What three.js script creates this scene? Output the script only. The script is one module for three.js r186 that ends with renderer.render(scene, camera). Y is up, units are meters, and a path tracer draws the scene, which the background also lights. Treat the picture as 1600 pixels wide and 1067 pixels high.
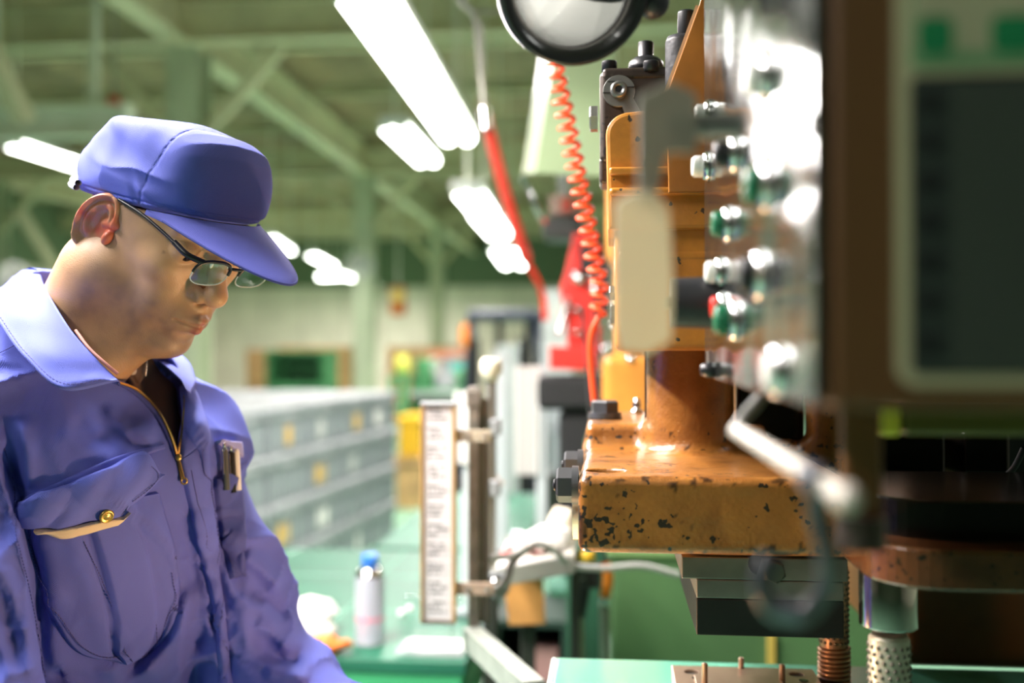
import * as THREE from 'three';
import { RoundedBoxGeometry } from 'three/addons/geometries/RoundedBoxGeometry.js';
import { mergeGeometries } from 'three/addons/utils/BufferGeometryUtils.js';
import { RectAreaLightUniformsLib } from 'three/addons/lights/RectAreaLightUniformsLib.js';
import { TextGeometry } from 'three/addons/geometries/TextGeometry.js';

// ---------- camera, exposure, sky, large lights ----------
const { PI, sin, cos, abs, min, max, sqrt, hypot, floor, atan2, exp } = Math;
const scene = new THREE.Scene();
const FOCAL = 1600, YAW = 0.0966, PITCH = 0.0091;
const camera = new THREE.PerspectiveCamera(2 * Math.atan(533.5 / FOCAL) * 180 / PI, 1600 / 1067, 0.05, 80);
camera.position.set(0, 1.45, 0);
camera.rotation.set(PITCH, YAW, 0, 'YXZ');
camera.focus = 0.97;
camera.userData.fStop = 2.3;
camera.filmGauge = 36;
camera.updateMatrixWorld(true);
const renderer = new THREE.WebGLRenderer({ antialias: true });
renderer.toneMapping = THREE.LinearToneMapping;
renderer.toneMappingExposure = 1.0;
renderer.shadowMap.enabled = true;
renderer.shadowMap.type = THREE.PCFSoftShadowMap;
scene.background = new THREE.Color(0x0b0d0c);
RectAreaLightUniformsLib.init();
const LAMP = 62, LAMP_COLOR = 0xfff4f2;                  // radiance of the fluorescent tubes

// ---------- helpers ----------
const V = (x, y, z) => new THREE.Vector3(x, y, z);
const clamp = (x, a, b) => min(b, max(a, x)), mix = (a, b, t) => a + (b - a) * t, sstep = (a, b, x) => { const t = clamp((x - a) / (b - a), 0, 1); return t * t * (3 - 2 * t); };
// the point of the place seen at a pixel of the photograph, at a given depth in front of the lens
function at(px, py, d) { return V((px - 800) / FOCAL * d, (533.5 - py) / FOCAL * d, -d).applyMatrix4(camera.matrixWorld); }
const ray = (px, py) => V((px - 800) / FOCAL, (533.5 - py) / FOCAL, -1).transformDirection(camera.matrixWorld);
let seedv = 7;
const rnd = () => { seedv = (seedv * 1664525 + 1013904223) >>> 0; return seedv / 4294967296; };
const hash = (x, y, z) => { let h = Math.imul(x, 374761393) ^ Math.imul(y, 668265263) ^ Math.imul(z, 1274126177); h = Math.imul(h ^ (h >>> 13), 1274126177); h ^= h >>> 16; return (h >>> 0) / 4294967296; };
function noise(x, y, z) {
  const i = floor(x), j = floor(y), k = floor(z); let u = x - i, v = y - j, w = z - k; u = u * u * (3 - 2 * u); v = v * v * (3 - 2 * v); w = w * w * (3 - 2 * w);
  const l = (a, b, t) => a + (b - a) * t;
  return l(l(l(hash(i, j, k), hash(i + 1, j, k), u), l(hash(i, j + 1, k), hash(i + 1, j + 1, k), u), v), l(l(hash(i, j, k + 1), hash(i + 1, j, k + 1), u), l(hash(i, j + 1, k + 1), hash(i + 1, j + 1, k + 1), u), v), w) * 2 - 1;
}
const fbm = (x, y, z, n = 4) => { let s = 0, a = 0.5; for (let i = 0; i < n; i++) { s += a * noise(x, y, z); x = x * 2.03 + 11.3; y = y * 2.03 + 5.1; z = z * 2.03 + 7.7; a *= 0.5; } return s; };
const used = {};
const numbered = (n) => { const k = used[n] = (used[n] ?? -1) + 1; return k ? n + '_' + String(k).padStart(3, '0') : n; };
function tag(o, label, category, group) { o.userData.label = label; o.userData.category = category; if (group) o.userData.group = group; return o; }
function thing(name, label, category, p = V(0, 0, 0), turn = 0, group) {
  const o = new THREE.Group(); o.name = numbered(name); o.position.copy(p); o.rotation.y = turn; scene.add(o); return tag(o, label, category, group);
}
const named = (name, parent) => { if (parent === scene) return numbered(name); parent.userData.cnt ??= {}; const c = parent.userData.cnt, k = c[name] = (c[name] ?? -1) + 1; return k ? name + '_' + String(k).padStart(3, '0') : name; };
function mesh(name, geo, mat, parent = scene, label) {
  const m = new THREE.Mesh(Array.isArray(geo) ? join(geo) : G(geo), mat); m.name = named(name, parent); m.castShadow = m.receiveShadow = true; parent.add(m); if (label) m.userData.label = label; return m;
}
function struct(name, geo, mat, parent = scene) { const m = mesh(name, geo, mat, parent); if (parent === scene) m.userData.kind = 'structure'; return m; }
function structGroup(name, p = V(0, 0, 0)) { const o = new THREE.Group(); o.name = numbered(name); o.position.copy(p); o.userData.kind = 'structure'; scene.add(o); return o; }
// every geometry gets plain attributes and texture coordinates in metres, laid along the side it faces
function G(g) {
  if (g.userData.ready) return g;
  const n = g.index ? g.toNonIndexed() : g;
  for (const k of Object.keys(n.attributes)) if (!['position', 'normal', 'color'].includes(k)) n.deleteAttribute(k);
  const p = n.attributes.position, q = n.attributes.normal, uv = new Float32Array(p.count * 2);
  for (let i = 0; i < p.count; i += 3) {
    let a = 0, b = 0, c = 0; for (let k = 0; k < 3; k++) { a += q.getX(i + k); b += q.getY(i + k); c += q.getZ(i + k); } a = abs(a); b = abs(b); c = abs(c);
    for (let k = 0; k < 3; k++) { const x = p.getX(i + k), y = p.getY(i + k), z = p.getZ(i + k); const [s, t] = b > a && b > c ? [x, z] : a > c ? [z, y] : [x, y]; uv[(i + k) * 2] = s; uv[(i + k) * 2 + 1] = t; }
  }
  n.setAttribute('uv', new THREE.BufferAttribute(uv, 2)); n.userData.ready = true; return n;
}
const join = (a) => { const list = a.flat(9).map(G); const r = list.length === 1 ? list[0] : mergeGeometries(list); r.userData.ready = true; return r; };
const mv = (g, x, y, z) => { g.translate(x, y, z); g.userData.ready = false; return g; };
const rot = (g, x = 0, y = 0, z = 0) => { if (z) g.rotateZ(z); if (x) g.rotateX(x); if (y) g.rotateY(y); g.userData.ready = false; return g; };
const box = (w, h, d, x = 0, y = 0, z = 0, r = 0.002) => mv(r ? new RoundedBoxGeometry(w, h, d, 2, min(r, w / 2.01, h / 2.01, d / 2.01)) : new THREE.BoxGeometry(w, h, d), x, y, z);
const cyl = (r1, r2, h, x = 0, y = 0, z = 0, s = 24) => mv(new THREE.CylinderGeometry(r1, r2, h, s), x, y, z);
const lathe = (pts, s = 40) => new THREE.LatheGeometry(pts.map(([x, y]) => new THREE.Vector2(x, y)), s);
const tube = (pts, r, n = 40, s = 10, closed = false) => new THREE.TubeGeometry(new THREE.CatmullRomCurve3(pts, closed), n, r, s, closed);
const rod = (a, b, r, s = 14) => { const d = b.clone().sub(a), g = new THREE.CylinderGeometry(r, r, d.length(), s); g.applyQuaternion(new THREE.Quaternion().setFromUnitVectors(V(0, 1, 0), d.clone().normalize())); return mv(g, ...a.clone().add(b).multiplyScalar(0.5).toArray()); };
const bar = (a, b, w, h) => { const d = b.clone().sub(a), g = new THREE.BoxGeometry(w, h, d.length()), o = new THREE.Object3D(); o.position.copy(a).add(b).multiplyScalar(0.5); o.lookAt(b); o.updateMatrix(); return g.applyMatrix4(o.matrix); };
function prism(pts, depth, bevel = 0, holes = []) {
  const s = new THREE.Shape(pts.map(([x, y]) => new THREE.Vector2(x, y))); for (const h of holes) s.holes.push(new THREE.Path(h.map(([x, y]) => new THREE.Vector2(x, y))));
  return new THREE.ExtrudeGeometry(s, { depth, bevelEnabled: bevel > 0, bevelSize: bevel, bevelThickness: bevel, bevelSegments: 2, steps: 1 });
}
const circlePts = (r, n = 24, x = 0, y = 0, a0 = 0) => Array.from({ length: n }, (_, i) => [x + r * cos(a0 + i / n * 2 * PI), y + r * sin(a0 + i / n * 2 * PI)]);
const hexHead = (af, h) => { const g = lathe([[0, 0], [af * 0.577, 0], [af * 0.577, h * 0.86], [af * 0.5, h], [0, h]], 6); const n = g.toNonIndexed(); n.computeVertexNormals(); return n; };
// aligns a geometry built along +y with a direction
const along = (g, dir, p) => { g.applyQuaternion(new THREE.Quaternion().setFromUnitVectors(V(0, 1, 0), dir.clone().normalize())); return mv(g, p.x, p.y, p.z); };

// ---------- textures and materials ----------
function tex(n, fn, srgb = true, rep = 1, h = n) {
  const d = new Uint8Array(n * h * 4);
  for (let j = 0; j < h; j++) for (let i = 0; i < n; i++) { const c = fn(i / n, j / h); const k = (j * n + i) * 4; d[k] = clamp(c[0], 0, 1) * 255; d[k + 1] = clamp(c[1] ?? c[0], 0, 1) * 255; d[k + 2] = clamp(c[2] ?? c[0], 0, 1) * 255; d[k + 3] = 255; }
  const t = new THREE.DataTexture(d, n, h); t.wrapS = t.wrapT = THREE.RepeatWrapping; t.magFilter = THREE.LinearFilter; t.minFilter = THREE.LinearMipmapLinearFilter; t.generateMipmaps = true; t.repeat.set(rep, rep * n / h);
  if (srgb) t.colorSpace = THREE.SRGBColorSpace; t.needsUpdate = true; return t;
}
// noise that tiles: blends four shifted copies
const tn = (u, v, f, n, o = 0) => { const F = (a, b) => fbm(a * f, b * f, o, n); const x = sstep(0, 1, u), y = sstep(0, 1, v); return mix(mix(F(u, v), F(u - 1, v), x), mix(F(u, v - 1), F(u - 1, v - 1), x), y) * 1.3; };
const shades = (rgb, amt, f, n = 4, o = 0, rep = 1) => tex(256, (u, v) => { const k = 1 + amt * tn(u, v, f, n, o); return rgb.map((c) => c * k); }, true, rep);
const bumps = (f, n, rep, o = 3) => tex(256, (u, v) => [0.5 + 0.5 * tn(u, v, f, n, o)], false, rep);
const hex = (h) => [(h >> 16 & 255) / 255, (h >> 8 & 255) / 255, (h & 255) / 255];
const std = (color, roughness = 0.6, metalness = 0, more = {}) => new THREE.MeshPhysicalMaterial({ color, roughness, metalness, ...more });
const fineBump = bumps(24, 3, 8), coarseBump = bumps(6, 4, 2);
const worn = (c, amt, f, rough, metal = 0, rep = 1, more = {}) => new THREE.MeshPhysicalMaterial({ map: shades(hex(c), amt, f, 5, c % 97, rep), roughness: rough, metalness: metal, ...more });

// ---------- meshing of distance fields (for cast metal, bodies, cloth) ----------
const smin = (a, b, k) => { const h = max(k - abs(a - b), 0) / k; return min(a, b) - h * h * k * 0.25; };
const smax = (a, b, k) => -smin(-a, -b, k);
const sdBox = (x, y, z, cx, cy, cz, hx, hy, hz, r) => { const a = abs(x - cx) - hx + r, b = abs(y - cy) - hy + r, c = abs(z - cz) - hz + r; return hypot(max(a, 0), max(b, 0), max(c, 0)) + min(max(a, b, c), 0) - r; };
const sdEll = (x, y, z, cx, cy, cz, a, b, c) => { const X = (x - cx) / a, Y = (y - cy) / b, Z = (z - cz) / c, k = sqrt(X * X + Y * Y + Z * Z), g = sqrt(X * X / a / a + Y * Y / b / b + Z * Z / c / c); return g > 1e-9 ? k * (k - 1) / g : -min(a, b, c); };
const sdCap = (x, y, z, A, B, ra, rb) => { const bx = B[0] - A[0], by = B[1] - A[1], bz = B[2] - A[2], px = x - A[0], py = y - A[1], pz = z - A[2], t = clamp((px * bx + py * by + pz * bz) / (bx * bx + by * by + bz * bz), 0, 1); return hypot(px - t * bx, py - t * by, pz - t * bz) - mix(ra, rb, t); };
// surface nets: one vertex per cell crossed by the surface; normals from the field's slope
function meshField(f, lo, hi, cell, colour) {
  const n = lo.map((l, i) => Math.ceil((hi[i] - l) / cell) + 1), [nx, ny, nz] = n, val = new Float32Array(nx * ny * nz), id = new Int32Array(nx * ny * nz).fill(-1), pos = [];
  for (let k = 0, q = 0; k < nz; k++) for (let j = 0; j < ny; j++) for (let i = 0; i < nx; i++, q++) val[q] = f(lo[0] + i * cell, lo[1] + j * cell, lo[2] + k * cell);
  const sx = 1, sy = nx, sz = nx * ny, off = [0, sx, sy, sx + sy, sz, sx + sz, sy + sz, sx + sy + sz], E = [[0, 1], [2, 3], [4, 5], [6, 7], [0, 2], [1, 3], [4, 6], [5, 7], [0, 4], [1, 5], [2, 6], [3, 7]];
  for (let k = 0; k < nz - 1; k++) for (let j = 0; j < ny - 1; j++) for (let i = 0; i < nx - 1; i++) {
    const q = i + j * sy + k * sz; let m = 0; for (let c = 0; c < 8; c++) if (val[q + off[c]] < 0) m |= 1 << c; if (!m || m === 255) continue;
    let x = 0, y = 0, z = 0, s = 0; for (const [a, b] of E) if ((m >> a & 1) !== (m >> b & 1)) { const va = val[q + off[a]], vb = val[q + off[b]], t = va / (va - vb); x += (a & 1) + ((b & 1) - (a & 1)) * t; y += (a >> 1 & 1) + ((b >> 1 & 1) - (a >> 1 & 1)) * t; z += (a >> 2) + ((b >> 2) - (a >> 2)) * t; s++; }
    id[q] = pos.length / 3; pos.push(lo[0] + (i + x / s) * cell, lo[1] + (j + y / s) * cell, lo[2] + (k + z / s) * cell);
  }
  const idx = [];
  for (let k = 1; k < nz - 1; k++) for (let j = 1; j < ny - 1; j++) for (let i = 1; i < nx - 1; i++) {
    const q = i + j * sy + k * sz, a = val[q] < 0;
    for (const [d, u, v] of [[sx, sy, sz], [sy, sz, sx], [sz, sx, sy]]) { if (a === val[q + d] < 0) continue; const A = id[q], B = id[q - u], Cc = id[q - u - v], D = id[q - v]; if (A < 0 || B < 0 || Cc < 0 || D < 0) continue; if (a) idx.push(A, B, Cc, A, Cc, D); else idx.push(A, Cc, B, A, D, Cc); }
  }
  const N = new Float32Array(pos.length), e = cell * 0.45, col = colour && new Float32Array(pos.length);
  for (let i = 0; i < pos.length; i += 3) {
    const x = pos[i], y = pos[i + 1], z = pos[i + 2], gx = f(x + e, y, z) - f(x - e, y, z), gy = f(x, y + e, z) - f(x, y - e, z), gz = f(x, y, z + e) - f(x, y, z - e), l = hypot(gx, gy, gz) || 1; N[i] = gx / l; N[i + 1] = gy / l; N[i + 2] = gz / l;
    if (col) { const c = colour(x, y, z, N[i], N[i + 1], N[i + 2]); col[i] = c[0]; col[i + 1] = c[1]; col[i + 2] = c[2]; }
  }
  const g = new THREE.BufferGeometry(); g.setAttribute('position', new THREE.Float32BufferAttribute(pos, 3)); g.setAttribute('normal', new THREE.BufferAttribute(N, 3)); if (col) g.setAttribute('color', new THREE.BufferAttribute(col, 3)); g.setIndex(idx); return g;
}
const lin = (h) => { const c = new THREE.Color(h); return [c.r, c.g, c.b]; };
const mix3 = (a, b, t) => [mix(a[0], b[0], t), mix(a[1], b[1], t), mix(a[2], b[2], t)];

// ---------- the hall ----------
const M = {
  deck: worn(0xc0ae8c, 0.25, 6, 0.6, 0, 0.5), beam: worn(0xcdcaa6, 0.14, 5, 0.55, 0, 0.5), column: worn(0xb4bfa2, 0.1, 5, 0.5, 0, 0.7), pale: std(0xe2e8d4, 0.5),
  wall: worn(0xe0d9c6, 0.07, 6, 0.75, 0, 0.4), wallGreen: std(0x66785c, 0.7), floor: worn(0x7fae92, 0.14, 8, 0.35, 0, 0.5), dark: std(0x23271f, 0.6),
  white: std(0xe9ebe6, 0.45), steel: std(0xb9bab6, 0.32, 0.9), black: std(0x17181a, 0.45), grey: std(0x8b9092, 0.5),
};
const X0 = -13, X1 = 7, Z0 = -30, Z1 = 9, HC = 4.95;
struct('floor', box(X1 - X0 + 0.6, 0.3, Z1 - Z0 + 0.6, (X0 + X1) / 2, -0.15, (Z0 + Z1) / 2, 0), M.floor);
// walls: standing sheets with a joint between each, in front of a solid core
function sheetWall(name, len, put, m) {
  const w = structGroup(name); put(w);
  mesh('wall_core', box(len, HC + 0.3, 0.2, 0, (HC + 0.3) / 2, -0.14, 0), M.wallGreen, w);
  const n = Math.round(len / 1.25), s = len / n;
  for (let i = 0; i < n; i++) mesh('wall_panel', box(s - 0.02, 3.35, 0.04, -len / 2 + (i + 0.5) * s, 1.69, -0.02, 0.006), m, w);
  mesh('upper_band', box(len, HC - 3.4, 0.04, 0, 3.38 + (HC - 3.4) / 2, -0.02, 0.004), M.wallGreen, w);
}
sheetWall('wall_back', X1 - X0, (w) => w.position.set((X0 + X1) / 2, 0, Z0), M.wall);
sheetWall('wall_left', Z1 - Z0, (w) => { w.position.set(X0, 0, (Z0 + Z1) / 2); w.rotation.y = PI / 2; }, M.wall);
sheetWall('wall_right', Z1 - Z0, (w) => { w.position.set(X1, 0, (Z0 + Z1) / 2); w.rotation.y = -PI / 2; }, M.wall);
sheetWall('wall_front', X1 - X0, (w) => { w.position.set((X0 + X1) / 2, 0, Z1); w.rotation.y = PI; }, M.wallGreen);
// ceiling: ribbed sheets over purlins, girders and trusses
const ceiling = structGroup('ceiling', V((X0 + X1) / 2, HC, 0));
{
  const W = X1 - X0, pitch = 0.3, bay = 2.1;
  mesh('roof_slab', box(W + 0.6, 0.2, Z1 - Z0 + 0.6, 0, 0.22, (Z0 + Z1) / 2, 0), M.dark, ceiling);
  const prof = []; for (let k = 0; k < bay / pitch; k++) { const z = k * pitch; prof.push([z, 0.11], [z + 0.12, 0.11], [z + 0.14, -0.03], [z + 0.28, -0.03]); } prof.push([bay, 0.11], [bay, 0.118], [0, 0.118]);
  const sheet = G(mv(rot(prism(prof, W), 0, PI / 2), -W / 2, 0, 0));
  for (let z = Z1; z > Z0 - 0.1; z -= bay) { const s = mesh('deck_sheet', sheet, M.deck, ceiling); s.position.set(0, 0, min(z, Z1)); }
}
const beamI = (w, h, len, t = 0.02) => [box(w, t, len, 0, h / 2, 0, 0), box(w, t, len, 0, -h / 2, 0, 0), box(t, h, len, 0, 0, 0, 0)];
for (let z = Z1 - 1.05; z > Z0; z -= 2.1) { const b = struct('beam', join(beamI(0.1, 0.2, X1 - X0, 0.012).map((g) => rot(g, 0, PI / 2))), M.beam); b.position.set((X0 + X1) / 2, HC - 0.09, z); }
for (const x of [-10.4, -4.0, 1.9]) { const b = struct('beam', join(beamI(0.24, 0.42, Z1 - Z0)), M.beam); b.position.set(x, HC - 0.42, (Z0 + Z1) / 2); }
for (const z of [-2.4, -9.4, -16.4, -23.4]) {
  const b = struct('beam', join(beamI(0.2, 0.36, X1 - X0).map((g) => rot(g, 0, PI / 2))), M.beam); b.position.set((X0 + X1) / 2, HC - 0.46, z + 0.25);
  for (const x of [-10.4, -4.0, 1.9]) {
    if (x > 0 && z > -20) continue;
    const c = structGroup('column', V(x, 0, z));
    mesh('column_shaft', join(beamI(0.3, 0.34, HC - 0.6, 0.03).map((g) => rot(g, PI / 2))), M.column, c).position.y = (HC - 0.6) / 2;
    mesh('base_plate', box(0.5, 0.03, 0.5, 0, 0.015, 0), M.column, c);
    mesh('knee_brace', [bar(V(0.1, HC - 1.5, 0), V(0.9, HC - 0.62, 0), 0.1, 0.1), bar(V(-0.1, HC - 1.5, 0), V(-0.9, HC - 0.62, 0), 0.1, 0.1)], M.beam, c);
  }
}
// a pale crane girder across the hall at the left
{ const a = at(-60, 196, 8.9), b = at(238, 194, 9.2); const g = thing('crane_girder', 'pale green crane girder running level behind the cap', 'girder', a); const L = b.x - a.x; mesh('girder_web', join(beamI(0.16, 0.24, L, 0.02).map((q) => mv(rot(q, 0, PI / 2), L / 2, 0, 0))), M.pale, g); mesh('end_plate', box(0.03, 0.3, 0.22, L, 0, 0), M.pale, g); for (const x of [0.3, L - 0.3]) mesh('hanger', bar(V(x, 0.1, 0), V(x, HC - a.y, 0), 0.05, 0.05), M.pale, g); }
for (const [x, y, x2, y2, d] of [[-20, 70, 40, 190, 8], [30, 330, 85, 420, 13]]) { const b = struct('beam', bar(at(x, y, d), at(x2, y2, d + 0.3), 0.13, 0.13), M.beam); }
{ const p = at(178, 183, 9.1).setY(at(-60, 196, 8.9).y + 0.222), g = thing('hoist_lamp', 'small red warning lamp on the pale girder above the cap', 'lamp', p); mesh('dome', mv(lathe([[0, 0.09], [0.04, 0.08], [0.06, 0.03], [0.06, -0.06], [0, -0.06]]), 0, 0, 0), std(0xd2452c, 0.4), g); mesh('hang_cable', rod(V(0, 0.08, 0), V(0, HC - p.y + 0.05, 0), 0.008), M.grey, g); mesh('lamp_base', cyl(0.07, 0.07, 0.05, 0, -0.085, 0), M.grey, g); }

// ---------- fluorescent lamps: each from its near end to its far end ----------
const tubeGlow = std(0xffffff, 0.5, 0, { emissive: 0xfbfff4, emissiveIntensity: 16 });
function fixture(a, b, w, label, hang = true, power = 1) {
  const c = a.clone().add(b).multiplyScalar(0.5), d = b.clone().sub(a); d.y = 0; const L = d.length();
  const g = thing('fluorescent_lamp', label, 'lamp', c, atan2(d.x, d.z), 'fluorescent lamps under the ceiling');
  mesh('housing', [box(w, 0.05, L, 0, 0.055, 0, 0.006), mv(rot(prism([[-w / 2, 0.03], [-w * 0.2, 0.03], [0, -0.008], [w * 0.2, 0.03], [w / 2, 0.03], [w / 2, 0.04], [-w / 2, 0.04]], L - 0.02), 0, 0), 0, 0, -L / 2 + 0.01)], M.white, g);
  for (const s of [-1, 1]) { mesh('tube', rot(cyl(w * 0.2, w * 0.2, L - 0.06, 0, 0, 0, 14), PI / 2).translate(s * w * 0.27, 0, 0), tubeGlow, g); for (const e of [-1, 1]) mesh('socket', box(w * 0.42, 0.06, 0.022, s * w * 0.27, 0.006, e * (L / 2 - 0.012), 0.006), M.white, g); }
  if (hang) for (const e of [-1, 1]) mesh('hanger_rod', rod(V(0, 0.07, e * L * 0.46), V(0, HC - c.y + 0.06, e * L * 0.46), 0.012), M.pale, g);
  const l = new THREE.RectAreaLight(LAMP_COLOR, LAMP * power, w, L); l.position.set(c.x, c.y - w * 0.22 - 0.004, c.z); l.rotation.set(-PI / 2, 0, atan2(d.x, d.z)); l.rotation.order = 'XYZ'; l.name = 'lamp_light';
  l.quaternion.setFromAxisAngle(V(0, 1, 0), atan2(d.x, d.z)).multiply(new THREE.Quaternion().setFromAxisAngle(V(1, 0, 0), -PI / 2)); scene.add(l);
  return g;
}
fixture(at(566, -5, 3.62), at(716, 214, 6.1), 0.21, 'large twin-tube lamp hanging nearest, top centre of the picture');
fixture(at(614, 200, 7.6), at(668, 250, 9.0), 0.22, 'short lamp left of the large nearest lamp, behind its far end');
fixture(at(730, 298, 7.9), at(757, 335, 9.2), 0.24, 'lamp left of the stretched red hose, nearer of two end to end');
fixture(at(753, 335, 9.3), at(779, 364, 11), 0.26, 'lamp left of the red hose, farther of two end to end');
fixture(at(791, 388, 13), at(803, 410, 15), 0.42, 'smallest square-looking lamp beside the end of the red hose');
fixture(at(20, 226, 9.6), at(140, 264, 10.9), 0.19, 'long lamp at the far left below the pale girder, behind the cap');
fixture(at(420, 376, 14.0), at(454, 388, 16.0), 0.12, 'lamp just right of the cap crown above the brim');
fixture(at(484, 401, 17), at(520, 414, 19.5), 0.14, 'lamp right of the brim tip, second of the three beside it');
fixture(at(500, 431, 24), at(546, 432, 23.5), 0.22, 'lamp turned crosswise in front of the pale wall near the brim tip', true, 4);
// lamps over the aisle behind and above the camera, of the same kind
fixture(V(-0.82, 2.5, -0.88), V(-0.86, 2.5, -2.08), 0.21, 'short lamp right above the worker, over the frame', true, 1.7);
fixture(V(-1.5, 2.75, -0.1), V(-1.5, 2.75, -1.6), 0.21, 'lamp over the aisle, outside the frame at the left', true, 2.1);
fixture(V(-1.3, 3.4, 3.2), V(-1.3, 3.4, 0.9), 0.21, 'lamp behind the lens, over the aisle', true, 0.2);
fixture(V(-5.5, 3.4, -4.2), V(-5.5, 3.4, -6.6), 0.21, 'lamp over the crates, outside the frame at the left');
fixture(V(1.6, 3.5, -3.2), V(1.6, 3.5, -5.6), 0.21, 'lamp over the presses, hidden behind the control box');
fixture(V(-6.4, 3.3, -24), V(-6.4, 3.3, -27), 0.3, 'added lamp at the far end of the hall, hidden behind a column', true, 2.2);  // unseen lamp added to brighten the back wall
fixture(V(0.8, 3.3, -16), V(0.8, 3.3, -19), 0.3, 'added lamp far down the hall behind the presses', true, 1.6);  // another added lamp, raises the light at the far end
fixture(V(-9, 3.6, -20), V(-9, 3.6, -23), 0.3, 'added lamp far down the hall behind the worker', true, 1.6);  // added out of sight to light the rear of the hall

// ---------- the far half of the hall ----------
const C = {
  crate: worn(0x9fa4a6, 0.06, 5, 0.5, 0, 1), crateDark: std(0x8d9597, 0.5), wood: worn(0xc09a68, 0.25, 9, 0.7, 0, 1.5), green: worn(0x3f7f4f, 0.15, 6, 0.45, 0, 1), mint: worn(0x7fb7a0, 0.06, 6, 0.22, 0, 1),
  apron: worn(0x3f9c69, 0.08, 6, 0.4, 0, 1), bench: worn(0x185f47, 0.12, 7, 0.55, 0, 0.7), yellow: std(0xe0b326, 0.45), orange: std(0xd97c1e, 0.4), red: std(0xe0322a, 0.35), hose: std(0xf0582c, 0.35), card: worn(0xb98546, 0.12, 8, 0.8, 0, 2),
  navy: std(0x2d3647, 0.5), rubber: std(0x191a1b, 0.7), chrome: std(0xdadbdc, 0.16, 1), pipe: worn(0x9a988f, 0.15, 8, 0.4, 0.6, 2), paper: std(0xf1efe9, 0.7), teal: std(0x5ea5a2, 0.5), blue: std(0x2f58b8, 0.5), glass: std(0xf4faf8, 0.05, 0, { transmission: 1, thickness: 0, ior: 1.45 }),
};
// a front with its own pixel box at one depth: used only to find real places and sizes
const span = (x0, y0, x1, y1, d) => { const a = at(x0, y1, d), b = at(x1, y0, d); return { p: V((a.x + b.x) / 2, a.y, (a.z + b.z) / 2), w: abs(b.x - a.x), h: b.y - a.y }; };
function makeCrate() {
  const g = new THREE.Group(), L = 0.572, H = 0.28, W = 0.46; g.name = 'lidded_crate'; g.userData.category = 'crate';
  mesh('body', [box(W - 0.05, H - 0.04, L - 0.05, 0, (H - 0.04) / 2 + 0.005, 0, 0.01), ...[-0.24, -0.08, 0.08, 0.24].flatMap((z) => [1, -1].map((s) => box(0.022, H - 0.06, 0.02, s * (W / 2 - 0.02), (H - 0.05) / 2 + 0.01, z, 0.003))), ...[-0.17, 0, 0.17].flatMap((x) => [1, -1].map((s) => box(0.02, H - 0.06, 0.022, x, (H - 0.05) / 2 + 0.01, s * (L / 2 - 0.02), 0.003)))], C.crateDark, g);
  mesh('rim', [box(W - 0.01, 0.035, L - 0.01, 0, H - 0.06, 0, 0.005)], C.crate, g);
  const lid = mesh('lid', [box(W, 0.03, L, 0, H - 0.016, 0, 0.008), box(W - 0.06, 0.012, L - 0.06, 0, H - 0.002, 0, 0.004)], C.crate, g);
  for (const z of [-0.2, 0.2]) mesh('latch', box(0.012, 0.045, 0.06, W / 2 + 0.004, H - 0.035, z, 0.004), C.crateDark, lid);
  mesh('foot_rim', box(W - 0.07, 0.02, L - 0.07, 0, 0.01, 0, 0.004), C.crateDark, g);
  return g;
}
{
  const proto = makeCrate(), end = at(620, 608, 8.06), dir = V(0.196, 0, -1).applyAxisAngle(V(0, 1, 0), YAW).normalize(), turn = atan2(-dir.x, -dir.z), side = V(dir.z, 0, -dir.x), tier = ['bottom', 'third', 'second', 'top'], pos = ['farthest from the lens', 'second farthest', 'third from the far end', 'fourth from the far end', 'fifth from the far end', 'nearest, behind the jacket'];
  for (let k = 0; k < 6; k++) for (let t = 0; t < 4; t++) for (let r = 0; r < 3; r++) {
    const c = proto.clone(); c.name = numbered('lidded_crate'); scene.add(c); c.position.copy(end).addScaledVector(dir, -0.29 - k * 0.585).addScaledVector(side, 0.23 + r * 0.5 + (rnd() - 0.5) * 0.01); c.position.y = t * 0.284; c.rotation.y = turn;
    tag(c, r && t < 3 ? `grey lidded crate, ${tier[t]} tier, ${r === 1 ? 'covered second row' : 'rearmost row'}, ${pos[k]}` : r ? `grey lidded crate atop the stack, ${pos[k]}, ${r === 1 ? 'second row' : 'rearmost row'}` : `grey lidded crate, ${tier[t]} tier, front row, ${pos[k]}`, 'crate', 'grey lidded crates stacked by the aisle');
    if (!r && rnd() < 0.7) mesh('sticker', box(0.004, 0.11, 0.16 * (rnd() < 0.5 ? 0.5 : 1), 0.213, 0.1, 0.04 + (rnd() - 0.5) * 0.24, 0.001), rnd() < 0.45 ? std(0xdcb45f, 0.7) : C.paper, c);
  }
}
// rear work: boxes and machines by the back wall
function planked(name, label, s, depth, m = C.wood, n = 4) {
  const g = thing(name, label, 'box', s.p.clone().add(V(0, 0, -depth / 2))); const y0 = -s.p.y; // stands on the floor
  const H = s.h - y0, k = n + 2;
  for (let i = 0; i < k; i++) { const y = y0 + (i + 0.5) * H / k; mesh('plank', box(s.w, H / k - 0.02, 0.03, 0, y, depth / 2, 0.004), m, g); }
  for (const x of [-1, 1]) mesh('side', box(0.03, H, depth - 0.03, x * (s.w / 2 - 0.015), y0 + H / 2, 0, 0.004), m, g);
  for (const x of [-0.4, 0.4]) mesh('batten', box(0.09, H, 0.03, x * s.w, y0 + H / 2, depth / 2 + 0.03, 0.004), m, g);
  mesh('back', box(s.w - 0.07, H, 0.03, 0, y0 + H / 2, -depth / 2 + 0.03, 0.004), m, g);
}
planked('wooden_box', 'tan plank box by the back wall, left of the green cabinet', span(385, 546, 428, 600, 17), 1.0);
planked('wooden_box', 'wide tan plank box behind the green open cabinet', span(432, 541, 538, 600, 19), 1.0);
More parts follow.
